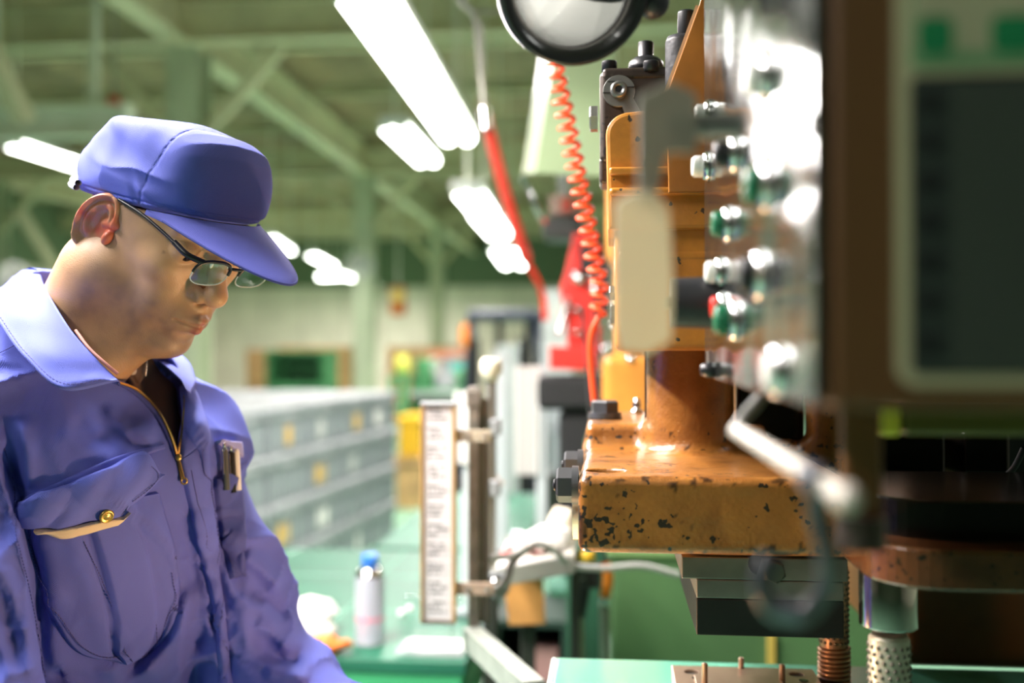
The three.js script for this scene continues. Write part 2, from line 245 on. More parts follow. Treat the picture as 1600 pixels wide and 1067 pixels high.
planked('wooden_box', 'tan plank box beside the pale column by the back wall', span(604, 541, 702, 600, 21), 1.0, worn(0xd2a878, 0.2, 9, 0.7, 0, 1.5));
{ const s = span(430, 552, 516, 600, 15.5), g = thing('open_cabinet', 'green open-fronted cabinet behind the crates', 'cabinet', s.p), y0 = -s.p.y, H = s.h - y0;
  for (const x of [-1, 1]) mesh('side_panel', box(0.08, H, 0.7, x * s.w / 2, y0 + H / 2, 0), C.green, g); mesh('top', box(s.w + 0.1, 0.09, 0.74, 0, s.h, 0), C.green, g); mesh('shelf', box(s.w, 0.04, 0.66, 0, s.h - 0.22, 0), C.green, g); mesh('back', box(s.w, H, 0.04, 0, y0 + H / 2, -0.33), M.dark, g); mesh('drawer_front', box(s.w - 0.1, 0.2, 0.04, 0, s.h - 0.5, 0.32), C.green, g); }
// green machine tool
{ const s = span(648, 606, 742, 690, 11), g = thing('green_machine', 'dark green machine tool beyond the label boards', 'machine', s.p), y0 = -s.p.y;
  mesh('machine_base', [box(s.w, s.h - y0, 0.7, 0, (s.h + y0) / 2, 0, 0.04)], C.green, g); mesh('headstock', [box(s.w * 0.3, 0.34, 0.5, -s.w * 0.3, s.h + 0.15, 0, 0.05)], C.green, g); mesh('tailstock', box(s.w * 0.26, 0.22, 0.4, s.w * 0.3, s.h + 0.1, 0, 0.05), C.green, g);
  mesh('chuck', rot(cyl(0.12, 0.12, 0.14, 0, 0, 0), 0, 0, PI / 2).translate(-s.w * 0.1, s.h + 0.17, 0.05), M.steel, g); mesh('tool_slide', [box(0.2, 0.14, 0.4, 0.05, s.h + 0.07, 0.1, 0.02), cyl(0.03, 0.03, 0.25, 0.05, s.h + 0.22, 0.1)], M.grey, g); mesh('splash_tray', box(s.w * 0.9, 0.05, 0.2, 0, s.h - 0.05, 0.42, 0.01), M.grey, g); }
{ const s = span(612, 588, 632, 640, 10.6), g = thing('parts_rack', 'green tube rack standing behind the yellow bin', 'rack', s.p), y0 = -s.p.y;
  for (const x of [-1, 1]) for (const z of [0, -0.5]) mesh('upright', box(0.05, s.h - y0, 0.05, x * s.w / 2, (s.h + y0) / 2, z), C.apron, g); for (const y of [0, -0.35, -0.7]) mesh('shelf', box(s.w, 0.03, 0.55, 0, s.h + y, -0.25), C.apron, g);
  mesh('rolled_bundle', rot(cyl(0.1, 0.1, s.w * 0.8, 0, 0, 0), 0, 0, PI / 2).translate(0, s.h + 0.12, -0.25), std(0xc9cf5a, 0.6), g); }
{ const s = span(622, 655, 656, 714, 9.4), g = thing('yellow_bin', 'yellow plastic bin on a wooden skid beyond the crates', 'bin', s.p);
  mesh('bin_body', [box(s.w, s.h, 0.5, 0, s.h / 2, -0.25, 0.02), ...[-0.3, 0, 0.3].map((x) => box(0.02, s.h * 0.9, 0.02, x * s.w, s.h / 2, 0.01, 0.004))], C.yellow, g); mesh('rim', box(s.w + 0.04, 0.05, 0.54, 0, s.h, -0.25, 0.01), C.yellow, g); mesh('skid', [...[-0.4, 0, 0.4].map((x) => box(0.08, s.p.y - 0.06, 0.5, x * s.w, -(s.p.y + 0.06) / 2, -0.25)), box(s.w + 0.1, 0.06, 0.55, 0, -0.03, -0.25)], C.wood, g); }
{ const s = span(698, 560, 738, 606, 15), g = thing('teal_cabinet', 'pale teal cabinet with a red lid far beyond the post', 'cabinet', s.p), y0 = -s.p.y;
  mesh('body', box(s.w, s.h - y0, 0.6, 0, (s.h + y0) / 2, 0, 0.02), C.teal, g); mesh('lid', box(s.w + 0.3, 0.09, 0.64, -0.1, s.h + 0.05, 0, 0.02), std(0xc2705c, 0.5), g); mesh('door', box(s.w * 0.8, (s.h - y0) * 0.8, 0.03, 0, (s.h + y0) / 2, 0.31, 0.01), C.teal, g); }
{ const p = at(622, 470, 18), g = thing('hanging_sign', 'small red and yellow board hanging by the pale column', 'sign', p); mesh('board', box(0.28, 0.5, 0.03, 0, 0, 0, 0.01), std(0xb4532c, 0.6), g); mesh('yellow_disc', rot(cyl(0.12, 0.12, 0.02, 0, 0, 0), PI / 2).translate(0, 0.09, 0.03), std(0xf3d97c, 0.5), g); mesh('lower_strip', box(0.2, 0.14, 0.02, -0.02, -0.17, 0.025), C.orange, g); mesh('hanger', rod(V(0, 0.25, 0), V(0, HC - p.y, 0), 0.012), M.pale, g); }
// round fans on the columns
for (const [px, py, d, r, l] of [[563, 414, 15.9, 0.2, 'white round fan fixed to the pale column right of the cap'], [22, 436, 6.5, 0.1, 'grey round fan behind the collar at the left edge']]) {
  const p = at(px, py, d), g = thing('wall_fan', l, 'fan', p); mesh('cage', [rot(new THREE.TorusGeometry(r, 0.012, 8, 32)), rot(new THREE.TorusGeometry(r * 0.66, 0.006, 6, 28)), ...Array.from({ length: 12 }, (_, i) => rod(V(0, 0, 0.04), V(r * cos(i * PI / 6), r * sin(i * PI / 6), 0), 0.005, 6))], M.white, g);
  for (let i = 0; i < 4; i++) mesh('blade', rot(box(r * 0.8, r * 0.4, 0.012, r * 0.45, 0, 0, 0.005), 0.5).rotateZ(i * PI / 2), M.grey, g); mesh('motor', rot(cyl(r * 0.35, r * 0.35, 0.12, 0, 0, 0), PI / 2).translate(0, 0, -0.07), M.white, g); mesh('bracket', px > 100 ? rod(V(0, 0, -0.1), V(0.08, 0, -0.5), 0.03) : [rod(V(0, 0, -0.1), V(-0.1, -0.02, -0.1), 0.012), rod(V(-0.1, -0.02, -0.1), V(-0.1, -p.y, -0.1), 0.012), cyl(0.18, 0.2, 0.03, -0.1, -p.y + 0.015, -0.1)], M.grey, g);
}
// forklift
{ const p = at(790, 620, 8.6); p.y = 0; const g = thing('forklift', 'dark blue forklift with an overhead guard and an orange lamp', 'forklift', p);
  const t = 2.1 - 0.34 + at(800, 494, 8.6).y - 1.75 + 0.0, H = at(800, 492, 8.6).y;
  mesh('overhead_guard', [box(0.6, 0.07, 0.9, 0, H, -0.3, 0.02), ...[-0.22, -0.08, 0.06, 0.2].map((x) => box(0.03, 0.09, 0.9, x, H, -0.3, 0.01))], C.navy, g);
  for (const [x, x2] of [[-0.27, -0.33], [0.27, 0.33]]) { mesh('guard_post', bar(V(x2, 0.9, 0.1), V(x, H, 0.08), 0.07, 0.07), C.navy, g); mesh('guard_post', bar(V(x * 0.5, 0.8, -0.8), V(x * 0.5, H, -0.72), 0.06, 0.06), C.rubber, g); }
  mesh('body', [box(0.8, 0.5, 1.3, 0, 0.5, -0.35, 0.08), box(0.7, 0.3, 0.5, 0, 0.85, -0.75, 0.08)], C.navy, g); mesh('seat', [box(0.4, 0.1, 0.4, 0.05, 0.85, -0.25, 0.04), box(0.38, 0.45, 0.1, 0.05, 1.1, -0.48, 0.05)], C.rubber, g);
  for (const x of [-0.38, 0.38]) for (const z of [0.2, -0.85]) mesh('wheel', rot(cyl(0.25, 0.25, 0.2, 0, 0, 0), 0, 0, PI / 2).translate(x, 0.25, z), C.rubber, g);
  mesh('mast', [-0.2, 0.2].map((x) => box(0.08, 1.5, 0.12, x, 0.8, 0.5)), C.rubber, g); mesh('orange_lamp', lathe([[0, 0.2], [0.035, 0.19], [0.045, 0.04], [0.05, 0], [0, 0]]).translate(-0.33, H - 0.28, 0.1), C.orange, g); mesh('steering_wheel', rot(new THREE.TorusGeometry(0.16, 0.02, 8, 24), PI / 3).translate(0.05, 1.15, 0.05), C.rubber, g); }
// cartons and crates right of the forklift
for (const [x0, y0, x1, y1, d, l] of [[847, 452, 893, 523, 7.6, 'upper pale carton of the pair behind the red machine'], [846, 525, 895, 596, 7.6, 'lower pale carton of the pair behind the red machine']]) {
  const s = span(x0, y0, x1, y1, d), g = thing('pale_carton', l, 'box', s.p.clone().add(V(0, 0, -0.2)), 0, 'pale cartons behind the red machine'); mesh('carton_body', box(s.w, s.h - 0.01, 0.36, 0, s.h / 2, 0, 0.008), std(0xdfe3e4, 0.6), g); mesh('carton_flap', box(s.w * 0.99, 0.008, 0.35, 0, s.h - 0.005, 0, 0.002), std(0xcfd4d6, 0.6), g); mesh('carton_sticker', box(s.w * 0.4, s.h * 0.35, 0.004, 0, s.h * 0.5, 0.182, 0.001), C.paper, g); }
{ const s = span(843, 596, 900, 640, 7.6), g = thing('hand_truck', 'grey steel stand carrying the pale cartons', 'stand', s.p.clone().add(V(0, 0, -0.2))); mesh('deck', box(s.w, 0.05, 0.42, 0, s.h - 0.03, 0), M.grey, g); for (const x of [-1, 1]) for (const z of [-0.16, 0.16]) mesh('leg', box(0.04, s.p.y + s.h - 0.05, 0.04, x * (s.w / 2 - 0.03), (s.h - s.p.y) / 2 - 0.025, z), M.grey, g); }
for (const [x0, y0, x1, y1, d, l] of [[855, 597, 925, 668, 3.9, 'pale grey box with a white slip, standing left of the bolted casting'], [859, 671, 928, 742, 3.9, 'pale grey box under another, behind the casting bolts']]) {
  const s = span(x0, y0, x1, y1, d), g = thing('parts_box', l, 'box', s.p.clone().add(V(0, 0, -0.15)), 0, 'pale grey parts boxes behind the casting'); mesh('body', box(s.w - 0.012, s.h - 0.004, 0.28, 0, s.h / 2, 0, 0.006), std(0xb9c0c6, 0.5), g); mesh('rim', box(s.w, 0.022, 0.3, 0, s.h - 0.014, 0, 0.005), std(0xaab2b8, 0.5), g); mesh('slip', box(s.w * 0.5, s.h * 0.5, 0.003, 0.012, s.h * 0.45, 0.142, 0.001), C.paper, g); }
{ const s = span(852, 743, 932, 800, 3.9), g = thing('machine_stand', 'dark steel stand carrying the pale grey parts boxes', 'stand', s.p.clone().add(V(0, 0, -0.15))); mesh('top', box(s.w, 0.02, 0.32, 0, s.h - 0.011, 0), M.dark, g); for (const x of [-1, 1]) mesh('leg', box(0.03, s.p.y + s.h - 0.02, 0.28, x * (s.w / 2 - 0.02), (s.h - s.p.y) / 2 - 0.01, 0), M.dark, g); }
// machine hood, hose pipe and coiled hoses
{ const g = thing('machine_hood', 'pale green sheet-metal hood of the next machine', 'hood', at(880, 276, 2.75)); const o = g.position, q = (x, y, d) => at(x, y, d).sub(o).toArray();
  const F = [[868, 70], [836, 270], [960, 276], [960, 60]], hull = (pts, dd) => pts.map(([x, y]) => q(x, y, 2.75 + dd));
  const a = hull(F, 0), b = hull(F, 0.5), s2 = hull([[848, 64], [816, 272]], 0.1);
  const quad = (A, B, Cc, D) => { const r = new THREE.BufferGeometry(); r.setAttribute('position', new THREE.Float32BufferAttribute([...A, ...B, ...Cc, ...A, ...Cc, ...D], 3)); r.computeVertexNormals(); return r; };
  const pale = worn(0x9fb48c, 0.05, 5, 0.4, 0, 1);
  mesh('front_sheet', [quad(a[0], a[1], a[2], a[3]), quad(a[3], a[2], b[2], b[3]), quad(a[1], b[1], b[2], a[2]), quad(b[3], b[2], b[1], b[0]), quad(a[0], a[3], b[3], b[0])], pale, g);
  mesh('side_sheet', [quad(s2[0], s2[1], a[1], a[0]), quad(b[0], b[1], s2[1], s2[0]), quad(s2[1], b[1], a[1], a[1])], std(0xc6d4b8, 0.3), g);
  mesh('rail', tube([V(...q(816, 276, 2.85)), V(...q(826, 292, 2.85)), V(...q(842, 330, 2.85)), V(...q(850, 345, 2.9))], 0.012, 20), C.chrome, g);
  mesh('hanger', [box(0.05, HC - o.y - 0.35, 0.05, 0.05, (HC - o.y + 0.35) / 2, -0.3), box(0.05, HC - o.y - 0.35, 0.05, 0.12, (HC - o.y + 0.35) / 2, -0.3)], M.pale, g); }
{ const s = span(846, 300, 912, 372, 3.3), g = thing('drive_motor', 'dark grey motor housing under the pale green hood', 'motor', s.p.clone().add(V(0, 0, -0.1))); mesh('housing', [box(s.w, s.h * 0.5, 0.16, 0, s.h * 0.25, 0, 0.02), ...[0, 1, 2, 3].map((i) => box(s.w * 0.96, 0.006, 0.18, 0, 0.015 + i * 0.017, 0, 0.001))], std(0x4a5250, 0.45), g); mesh('terminal_box', box(s.w * 0.8, s.h * 0.45, 0.12, 0.01, s.h * 0.76, 0, 0.01), std(0x9c8478, 0.5), g); mesh('red_label', box(s.w * 0.25, s.h * 0.3, 0.004, 0.012, s.h * 0.76, 0.062, 0.001), std(0xc9564a, 0.5), g); mesh('mount', box(0.04, HC - s.p.y - s.h, 0.04, 0, s.h + (HC - s.p.y - s.h) / 2, -0.02), M.grey, g); }
{ const q = (x, y, d = 2.9) => at(x, y, d), base = q(757, 175), g = thing('air_pipe', 'thin bent steel air pipe hanging above the stretched red hose', 'pipe', base); const P = [[719, -14], [722, 2], [732, 15], [744, 24], [749, 80], [757, 172]].map(([x, y]) => q(x, y).sub(base)); P.unshift(V(P[0].x, HC - base.y, P[0].z)); mesh('pipe', tube(P, 0.011, 60), C.pipe, g); mesh('coupling', along(cyl(0.017, 0.017, 0.06), V(0.08, -1, 0), V(0.001, -0.02, 0)), C.chrome, g); mesh('brace', rod(q(742, 19).sub(base), q(788, 17, 2.95).sub(base), 0.007), C.pipe, g); }
function coil(pts, turns, R, r, sides = 7) { const c = new THREE.CatmullRomCurve3(pts), n = turns * 14, f = [], pos = []; let up = V(0, 0, 1);
  for (let i = 0; i <= n; i++) { const t = i / n, p = c.getPointAt(t), tg = c.getTangentAt(t), s = V().crossVectors(tg, up).normalize(), u = V().crossVectors(s, tg), k = R * sstep(0, 0.03, t) * sstep(0, 0.03, 1 - t), a = t * turns * 2 * PI; pos.push(p.addScaledVector(s, k * cos(a)).addScaledVector(u, k * sin(a))); }
  return new THREE.TubeGeometry(new THREE.CatmullRomCurve3(pos), n, r, sides); }
{ const P = [[862, 78], [872, 130], [886, 195], [901, 270], [914, 330], [928, 400], [938, 450], [934, 500]].map(([x, y]) => at(x, y, 1.42)), g = thing('coiled_hose', 'loose orange coiled air hose in front of the green hood', 'hose', P[0]); mesh('coil', coil(P.map((p) => p.clone().sub(P[0])), 21, 0.0112, 0.0034), C.hose, g); mesh('tail', tube([[934, 498, 1.42], [926, 515, 1.42], [922, 540, 1.42], [926, 600, 1.42], [930, 636, 1.42]].map(([x, y, d]) => at(x, y, d).sub(P[0])), 0.0046, 30), C.hose, g); mesh('supply_pipe', rod(V(0, 0, 0), V(-0.02, HC - P[0].y, 0), 0.008), C.pipe, g); }
{ const P = [[757, 172], [772, 235], [790, 300], [812, 372], [824, 410]].map(([x, y], i) => at(x, y, 2.9 + i * 0.05)), g = thing('coiled_hose', 'stretched red coiled air hose hanging left of the green hood', 'hose', P[0]); mesh('coil', coil(P.map((p) => p.clone().sub(P[0])), 44, 0.0135, 0.0058, 6), std(0xd9402b, 0.4), g); mesh('tail', tube([[824, 410, 3.1], [838, 436, 3.15], [848, 462, 3.2], [852, 500, 3.2]].map(([x, y, d]) => at(x, y, d).sub(P[0])), 0.01, 20), std(0xd9402b, 0.4), g); }
// red machine with chrome fittings behind the coil
{ const o = at(905, 570, 3.0), g = thing('red_machine', 'bright red machine head with chrome fittings behind the coiled hose', 'machine', o), q = (x, y) => { const v = at(x, y, 3.0).sub(o); return [v.x, v.y]; };
  mesh('cast_body', mv(prism([[900, 370], [925, 372], [936, 400], [940, 440], [934, 500], [930, 562], [893, 562], [890, 500], [880, 452], [890, 420]].map(([x, y]) => q(x, y)).reverse(), 0.12, 0.01), 0, 0, -0.12), C.red, g);
  mesh('foot', mv(prism([[864, 545], [912, 548], [930, 560], [930, 575], [864, 572]].map(([x, y]) => q(x, y)).reverse(), 0.16, 0.008), 0, 0, -0.12), C.red, g);
  for (const [x, y, r] of [[905, 436, 12], [930, 452, 11], [902, 484, 7], [903, 520, 7], [914, 548, 6], [936, 500, 8], [944, 545, 9], [925, 428, 8]]) { const [a, b] = q(x, y); mesh('chrome_cap', mv(rot(lathe([[0, 0.03], [0.6 * r / 533, 0.028], [r / 533, 0.015], [r / 533, 0], [0, 0]]), PI / 2), a, b, 0.012), C.chrome, g); }
  for (const [x, y] of [[920, 405], [946, 430], [940, 470]]) { const [a, b] = q(x, y); mesh('black_valve', box(0.05, 0.075, 0.06, a, b, 0.02, 0.01), C.rubber, g); }
  mesh('black_pedestal', [box(0.2, 0.1, 0.2, -0.02, -0.08, -0.04, 0.02), box(0.12, o.y - 0.13 - 0.79, 0.12, 0, -0.13 - (o.y - 0.13 - 0.79) / 2, -0.04, 0.02)], C.rubber, g);
  { const [a, b] = q(890, 466); mesh('handle', rod(V(a, b, 0.02), V(a - 0.03, b - 0.1, 0.05), 0.008), C.chrome, g); } }
// the next orange press
{ const o = at(975, 640, 2.3), g = thing('press', 'orange press behind the bolted casting, smaller with distance', 'press', o), q = (x, y) => { const v = at(x, y, 2.3).sub(o); return [v.x, v.y]; };
  const [x0] = q(948, 0), [x1] = q(1002, 0), [, yt] = q(0, 380), [, ym] = q(0, 555), om = worn(0xd08a3a, 0.2, 6, 0.35, 0, 2); mesh('press_column', [cyl(0.033, 0.036, yt + 0.1, (x0 + x1) / 2 + 0.012, (yt) / 2, 0, 28)], om, g); mesh('press_shoulder', [box(0.14, ym + 0.06, 0.16, (x0 + x1) / 2 + 0.02, ym / 2 - 0.03, -0.02, 0.02)], om, g); mesh('press_head', box(0.16, 0.3, 0.16, 0.04, yt + 0.1, -0.06, 0.03), om, g); mesh('press_bed', box(0.3, o.y - 0.065 - 1.052, 0.24, 0.06, -0.065 - (o.y - 0.065 - 1.052) / 2, -0.16, 0.02), C.green, g);
  for (const [x, y, r] of [[958, 510, 6], [970, 530, 7], [982, 512, 6], [984, 560, 8], [962, 480, 7]]) { const [a, b] = q(x, y); mesh('chrome_fitting', mv(rot(lathe([[0, 0.025], [0.7 * r / 700, 0.024], [r / 700, 0.012], [r / 700, 0], [0, 0]]), PI / 2), a, b, 0.04), C.chrome, g); } }
// paler label boards and posts beyond the nearest one
for (const [x0, y0, x1, y1, d, l, by] of [[806, 572, 849, 742, 3.1, 'white label board standing beyond the posts, right of the knobbed rod', 0.787], [712, 612, 735, 725, 2.6, 'narrow white label board right behind the nearest grey post', 0.777]]) {
  const s = span(x0, y0, x1, y1, d), g = thing('label_board', l, 'board', s.p); mesh('panel', box(s.w * 0.7, s.h, 0.012, -s.w * 0.1, s.h / 2, 0, 0.003), std(0xc4c2bd, 0.7), g); mesh('edge_frame', [box(0.008, s.h, 0.02, -s.w * 0.48, s.h / 2, 0), box(0.008, s.h, 0.02, s.w * 0.3, s.h / 2, 0)], M.white, g); mesh('stand_post', box(0.03, s.h + s.p.y - by - 0.012, 0.03, s.w * 0.42, (s.h - s.p.y + by + 0.012) / 2, -0.02), std(0xc9d2d2, 0.4), g); mesh('foot_plate', box(0.07, 0.012, 0.07, s.w * 0.3, by - s.p.y + 0.006, -0.02), M.grey, g); }
for (const [px, y0, d, w, m, l] of [[782, 560, 3.4, 22, 0xc4cccd, 'broad pale steel post left of the far white board'], [738, 700, 3.3, 9, 0x9aa39f, 'thin grey post behind the nearest label board'], [795, 545, 5.2, 30, 0xa9b2b0, 'far grey machine post below the forklift guard']]) {
  const a = at(px, y0, d), by = d < 4 ? 0.777 : 0, g = thing('steel_post', l, 'post', V(a.x, by, a.z)); a.y -= by; mesh('shaft', box(w / FOCAL * d, a.y, 0.05, 0, a.y / 2, 0), std(m, 0.4), g); mesh('cap', box(w / FOCAL * d * 1.2, 0.02, 0.06, 0, a.y + 0.01, 0), std(m, 0.4), g); mesh('base_plate', box(w / FOCAL * d * 1.4, 0.015, 0.09, 0, 0.0075, 0), M.grey, g); }

// ---------- benches and what stands on them ----------
function bench(name, label, x0, x1, z0, z1, top, m = C.bench) {
  const g = thing(name, label, 'bench', V((x0 + x1) / 2, 0, (z0 + z1) / 2)), w = x1 - x0, d = z1 - z0; 
  mesh('worktop', box(w, 0.03, d, 0, top - 0.015, 0, 0.004), m, g); mesh('apron', [box(w - 0.02, 0.12, 0.03, 0, top - 0.09, d / 2 - 0.02), box(w - 0.02, 0.12, 0.03, 0, top - 0.09, -d / 2 + 0.02), box(0.03, 0.12, d - 0.06, w / 2 - 0.02, top - 0.09, 0), box(0.03, 0.12, d - 0.06, -w / 2 + 0.02, top - 0.09, 0)], C.apron, g);
  for (const x of [-1, 1]) for (const z of [-1, 1]) mesh('leg', box(0.05, top - 0.03, 0.05, x * (w / 2 - 0.06), (top - 0.03) / 2, z * (d / 2 - 0.06)), C.apron, g);
  for (let k = 1; k < 4; k++) mesh('inlay_strip', box(0.006, 0.003, d - 0.01, -w / 2 + k * w / 4, top + 0.0005, 0, 0.001), C.mint, g); for (let k = 1; k < 3; k++) mesh('inlay_strip', box(w - 0.01, 0.003, 0.006, 0, top + 0.0006, -d / 2 + k * d / 3, 0.001), C.mint, g);
  return g;
}
const TOP = 0.775, bf = at(728, 1035, 2.22);
bench('workbench', 'green-topped workbench with the spray can on it, nearest the worker', bf.x - 1.5, bf.x, bf.z - 1.22, bf.z, TOP);
bench('workbench', 'green-topped workbench beyond the spray can, next to the crates', at(580, 862, 3.46).x, bf.x + 0.02, bf.z - 2.6, bf.z - 1.24, TOP + 0.005);
bench('workbench', 'green-topped bench behind the tray, left of the casting bolts', bf.x + 0.13, bf.x + 0.95, bf.z - 1.45, bf.z - 0.75, TOP + 0.01, C.mint);
{ const b = at(578, 1018, 2.36), g = thing('spray_can', 'white spray can with a blue cap on the green bench', 'can', V(b.x, TOP + 0.001, b.z)); const s = 1.0;
  mesh('can_body', lathe([[0, 0], [0.031, 0], [0.033, 0.004], [0.033, 0.15], [0.03, 0.16], [0, 0.16]]), std(0xb9bac6, 0.35, 0.2), g); mesh('red_band', lathe([[0.0332, 0.055], [0.0337, 0.056], [0.0337, 0.064], [0.0332, 0.065]]), std(0xd88fa4, 0.4), g); mesh('shoulder', lathe([[0.0335, 0.158], [0.027, 0.172], [0.02, 0.176], [0, 0.176]]), C.chrome, g); mesh('cap', lathe([[0, 0.205], [0.016, 0.205], [0.0185, 0.202], [0.0195, 0.174], [0, 0.174]]), std(0x2f77d8, 0.4), g); mesh('base_rim', lathe([[0.0325, 0], [0.035, 0.002], [0.035, 0.005], [0.0325, 0.007]]), M.grey, g); }
function lumpy(w, h, d, f, seed, n = 20) { const g = new THREE.SphereGeometry(1, n, n * 0.7 | 0), p = g.attributes.position; for (let i = 0; i < p.count; i++) { const x = p.getX(i), y = p.getY(i), z = p.getZ(i), k = 1 + 0.35 * fbm(x * f + seed, y * f, z * f, 3); p.setXYZ(i, x * w * k, max(y * h * k, -h * 0.5) + h * 0.5, z * d * k); } g.computeVertexNormals(); return g; }
{ const b = at(468, 985, 2.4), g = thing('wipe_cloth', 'crumpled white cloth on the bench beside the sleeve', 'cloth', V(b.x, TOP + 0.001, b.z)); mesh('cloth', lumpy(0.08, 0.035, 0.1, 2.2, 4, 36), std(0xb8b4ab, 0.9), g); mesh('cloth_fold', mv(lumpy(0.06, 0.035, 0.06, 3, 9, 24), 0.01, 0.03, -0.05), std(0xf0ede6, 0.9), g); }
{ const b = at(500, 968, 2.3), g = thing('orange_glove', 'orange rubber glove tip lying over the white cloth', 'glove', V(b.x + 0.02, TOP + 0.002, b.z + 0.02)); mesh('palm', lumpy(0.03, 0.03, 0.03, 2.5, 2), std(0xe5762e, 0.6), g); for (let i = 0; i < 3; i++) mesh('finger', rot(new THREE.CapsuleGeometry(0.008, 0.03, 4, 8), 0, 0, PI / 2 + 0.3).translate(0.035, 0.012 + i * 0.007, (i - 1) * 0.017), std(0xe5762e, 0.6), g); }
// acrylic stand with a white sheet and glass vials
{ const b = at(676, 1026, 2.3), g = thing('acrylic_stand', 'clear acrylic stand with white slips under the label board', 'stand', V(b.x, TOP + 0.001, b.z)); mesh('acrylic_base', box(0.15, 0.012, 0.09, 0, 0.006, 0, 0.003), std(0xf2f6f5, 0.1, 0, { transmission: 0.6 }), g); mesh('white_slip', box(0.13, 0.004, 0.07, 0.005, 0.015, 0, 0.001), C.paper, g); mesh('back_plate', box(0.15, 0.1, 0.004, 0, 0.06, -0.042, 0.001), C.glass, g); mesh('pin', rod(V(0.045, 0.012, 0.02), V(0.045, 0.1, 0.02), 0.002), C.chrome, g); }
for (const [px, py, h, l] of [[627, 1020, 0.09, 'clear glass vial nearer the spray can'], [640, 1008, 0.1, 'clear glass vial nearer the label board']]) { const b = at(px, py, 2.26), g = thing('glass_vial', l, 'vial', V(b.x, TOP + 0.001, b.z), 0); mesh('tube', lathe([[0, 0], [0.008, 0], [0.0085, 0.002], [0.0085, h - 0.012], [0.006, h - 0.008], [0.006, h]], 20), C.glass, g); mesh('stopper', lathe([[0, h + 0.012], [0.007, h + 0.011], [0.0075, h], [0, h]], 16), M.white, g); }
// the near label board on its post
const BD = 1.72, bo = at(740, 985, BD);
{ const s = span(660, 632, 711, 970, BD - 0.03), g = thing('label_board', 'nearest tall label board with rows of blurred print in a wooden frame', 'board', s.p);
  const fr = (a, b) => { const q = sin(a * 12.9898 + b * 78.233 + 1.7) * 43758.5453; return q - floor(q); }, label = tex(64, (u, v) => { const rows = 11, r = v * rows % 1, k = floor(v * rows), e = 0.86 + 0.03 * noise(u * 9, v * 40, 3); if (u < 0.1 || u > 0.92) return [e, e * 0.97, e * 0.93]; if (r < 0.1) return [0.9, 0.89, 0.88]; const ln = r * 4 % 1, ink = ln > 0.3 && ln < 0.85 && r > 0.2 && fr(floor(u * 17), floor(v * rows * 4)) > 0.2 && u < 0.9 - 0.4 * fr(k, floor(r * 4) + 31); const c = ink ? 0.5 : 0.8 + 0.06 * fr(k, 3); return [c, c * 0.985, c * 0.98]; }, true, 1, 512);
  label.wrapS = label.wrapT = THREE.ClampToEdgeWrapping; label.repeat.set(1, 1);
  const pm = new THREE.MeshPhysicalMaterial({ map: label, roughness: 0.6 }), pg = new THREE.PlaneGeometry(s.w - 0.008, s.h - 0.008); pg.userData.ready = true; pg.translate(0, s.h / 2, 0.0065);
  mesh('back_board', box(s.w - 0.002, s.h, 0.01, 0, s.h / 2, 0, 0.001), std(0xcdb690, 0.6), g); mesh('printed_sheet', pg, pm, g); 
  const fm = worn(0xbf9a63, 0.15, 8, 0.6, 0, 4); mesh('frame_rail', box(0.0035, s.h, 0.018, -s.w / 2, s.h / 2, 0.002, 0.001), fm, g); mesh('frame_rail', box(0.0035, s.h, 0.018, s.w / 2, s.h / 2, 0.002, 0.001), fm, g); mesh('top_clip', box(s.w + 0.006, 0.006, 0.024, 0, s.h + 0.001, 0, 0.002), M.grey, g); mesh('bottom_clip', box(s.w + 0.002, 0.004, 0.02, 0, -0.001, 0, 0.001), std(0x5c5750, 0.5), g);
  const q = (x, y) => { const v = at(x, y, BD - 0.03).sub(s.p); return v; };
  for (const [y, xe, m] of [[681, 768, 0xb4ab95], [919, 772, 0xb39d88]]) { const a = q(711, y), b = q(xe, y); const arm = mesh('bracket_arm', box(b.x - a.x, 0.02, 0.006, (a.x + b.x) / 2, a.y, -0.004, 0.001), worn(m, 0.2, 9, 0.5, 0.3, 6), g); for (const t of [0.35, 0.85]) mesh('screw', rot(cyl(0.004, 0.004, 0.004, 0, 0, 0, 12), PI / 2).translate(mix(a.x, b.x, t), a.y, 0.001), M.steel, arm); } }
{ const a = at(741, 604, BD + 0.02), g = thing('board_post', 'grey steel post holding the nearest label board', 'post', V(a.x, 0, a.z)); const w = 0.019, pm = worn(0x857f74, 0.3, 9, 0.45, 0.5, 5);
  const lo = at(741, 992, BD + 0.02).y; mesh('shaft', [box(w, a.y - lo, 0.02, 0, (a.y + lo) / 2, 0, 0.002), box(w * 1.3, 0.03, 0.024, 0, a.y - 0.02, 0, 0.003)], pm, g); mesh('ledge', box(w * 0.8, a.y - lo - 0.04, 0.01, 0.017, (a.y + lo) / 2, -0.012, 0.001), std(0x77746b, 0.5), g);
  const e = at(834, 1085, BD - 0.35).sub(V(a.x, 0, a.z)), f = at(880, 1180, BD - 0.5).sub(V(a.x, 0, a.z)); mesh('foot_bar', [bar(V(-0.002, lo + 0.0, 0.012), e, 0.03, 0.035)], worn(0x9aa097, 0.15, 8, 0.5, 0.1, 4), g); mesh('foot_leg', bar(e, V(e.x + 0.03, 0.0, e.z + 0.05), 0.035, 0.035), M.grey, g); }
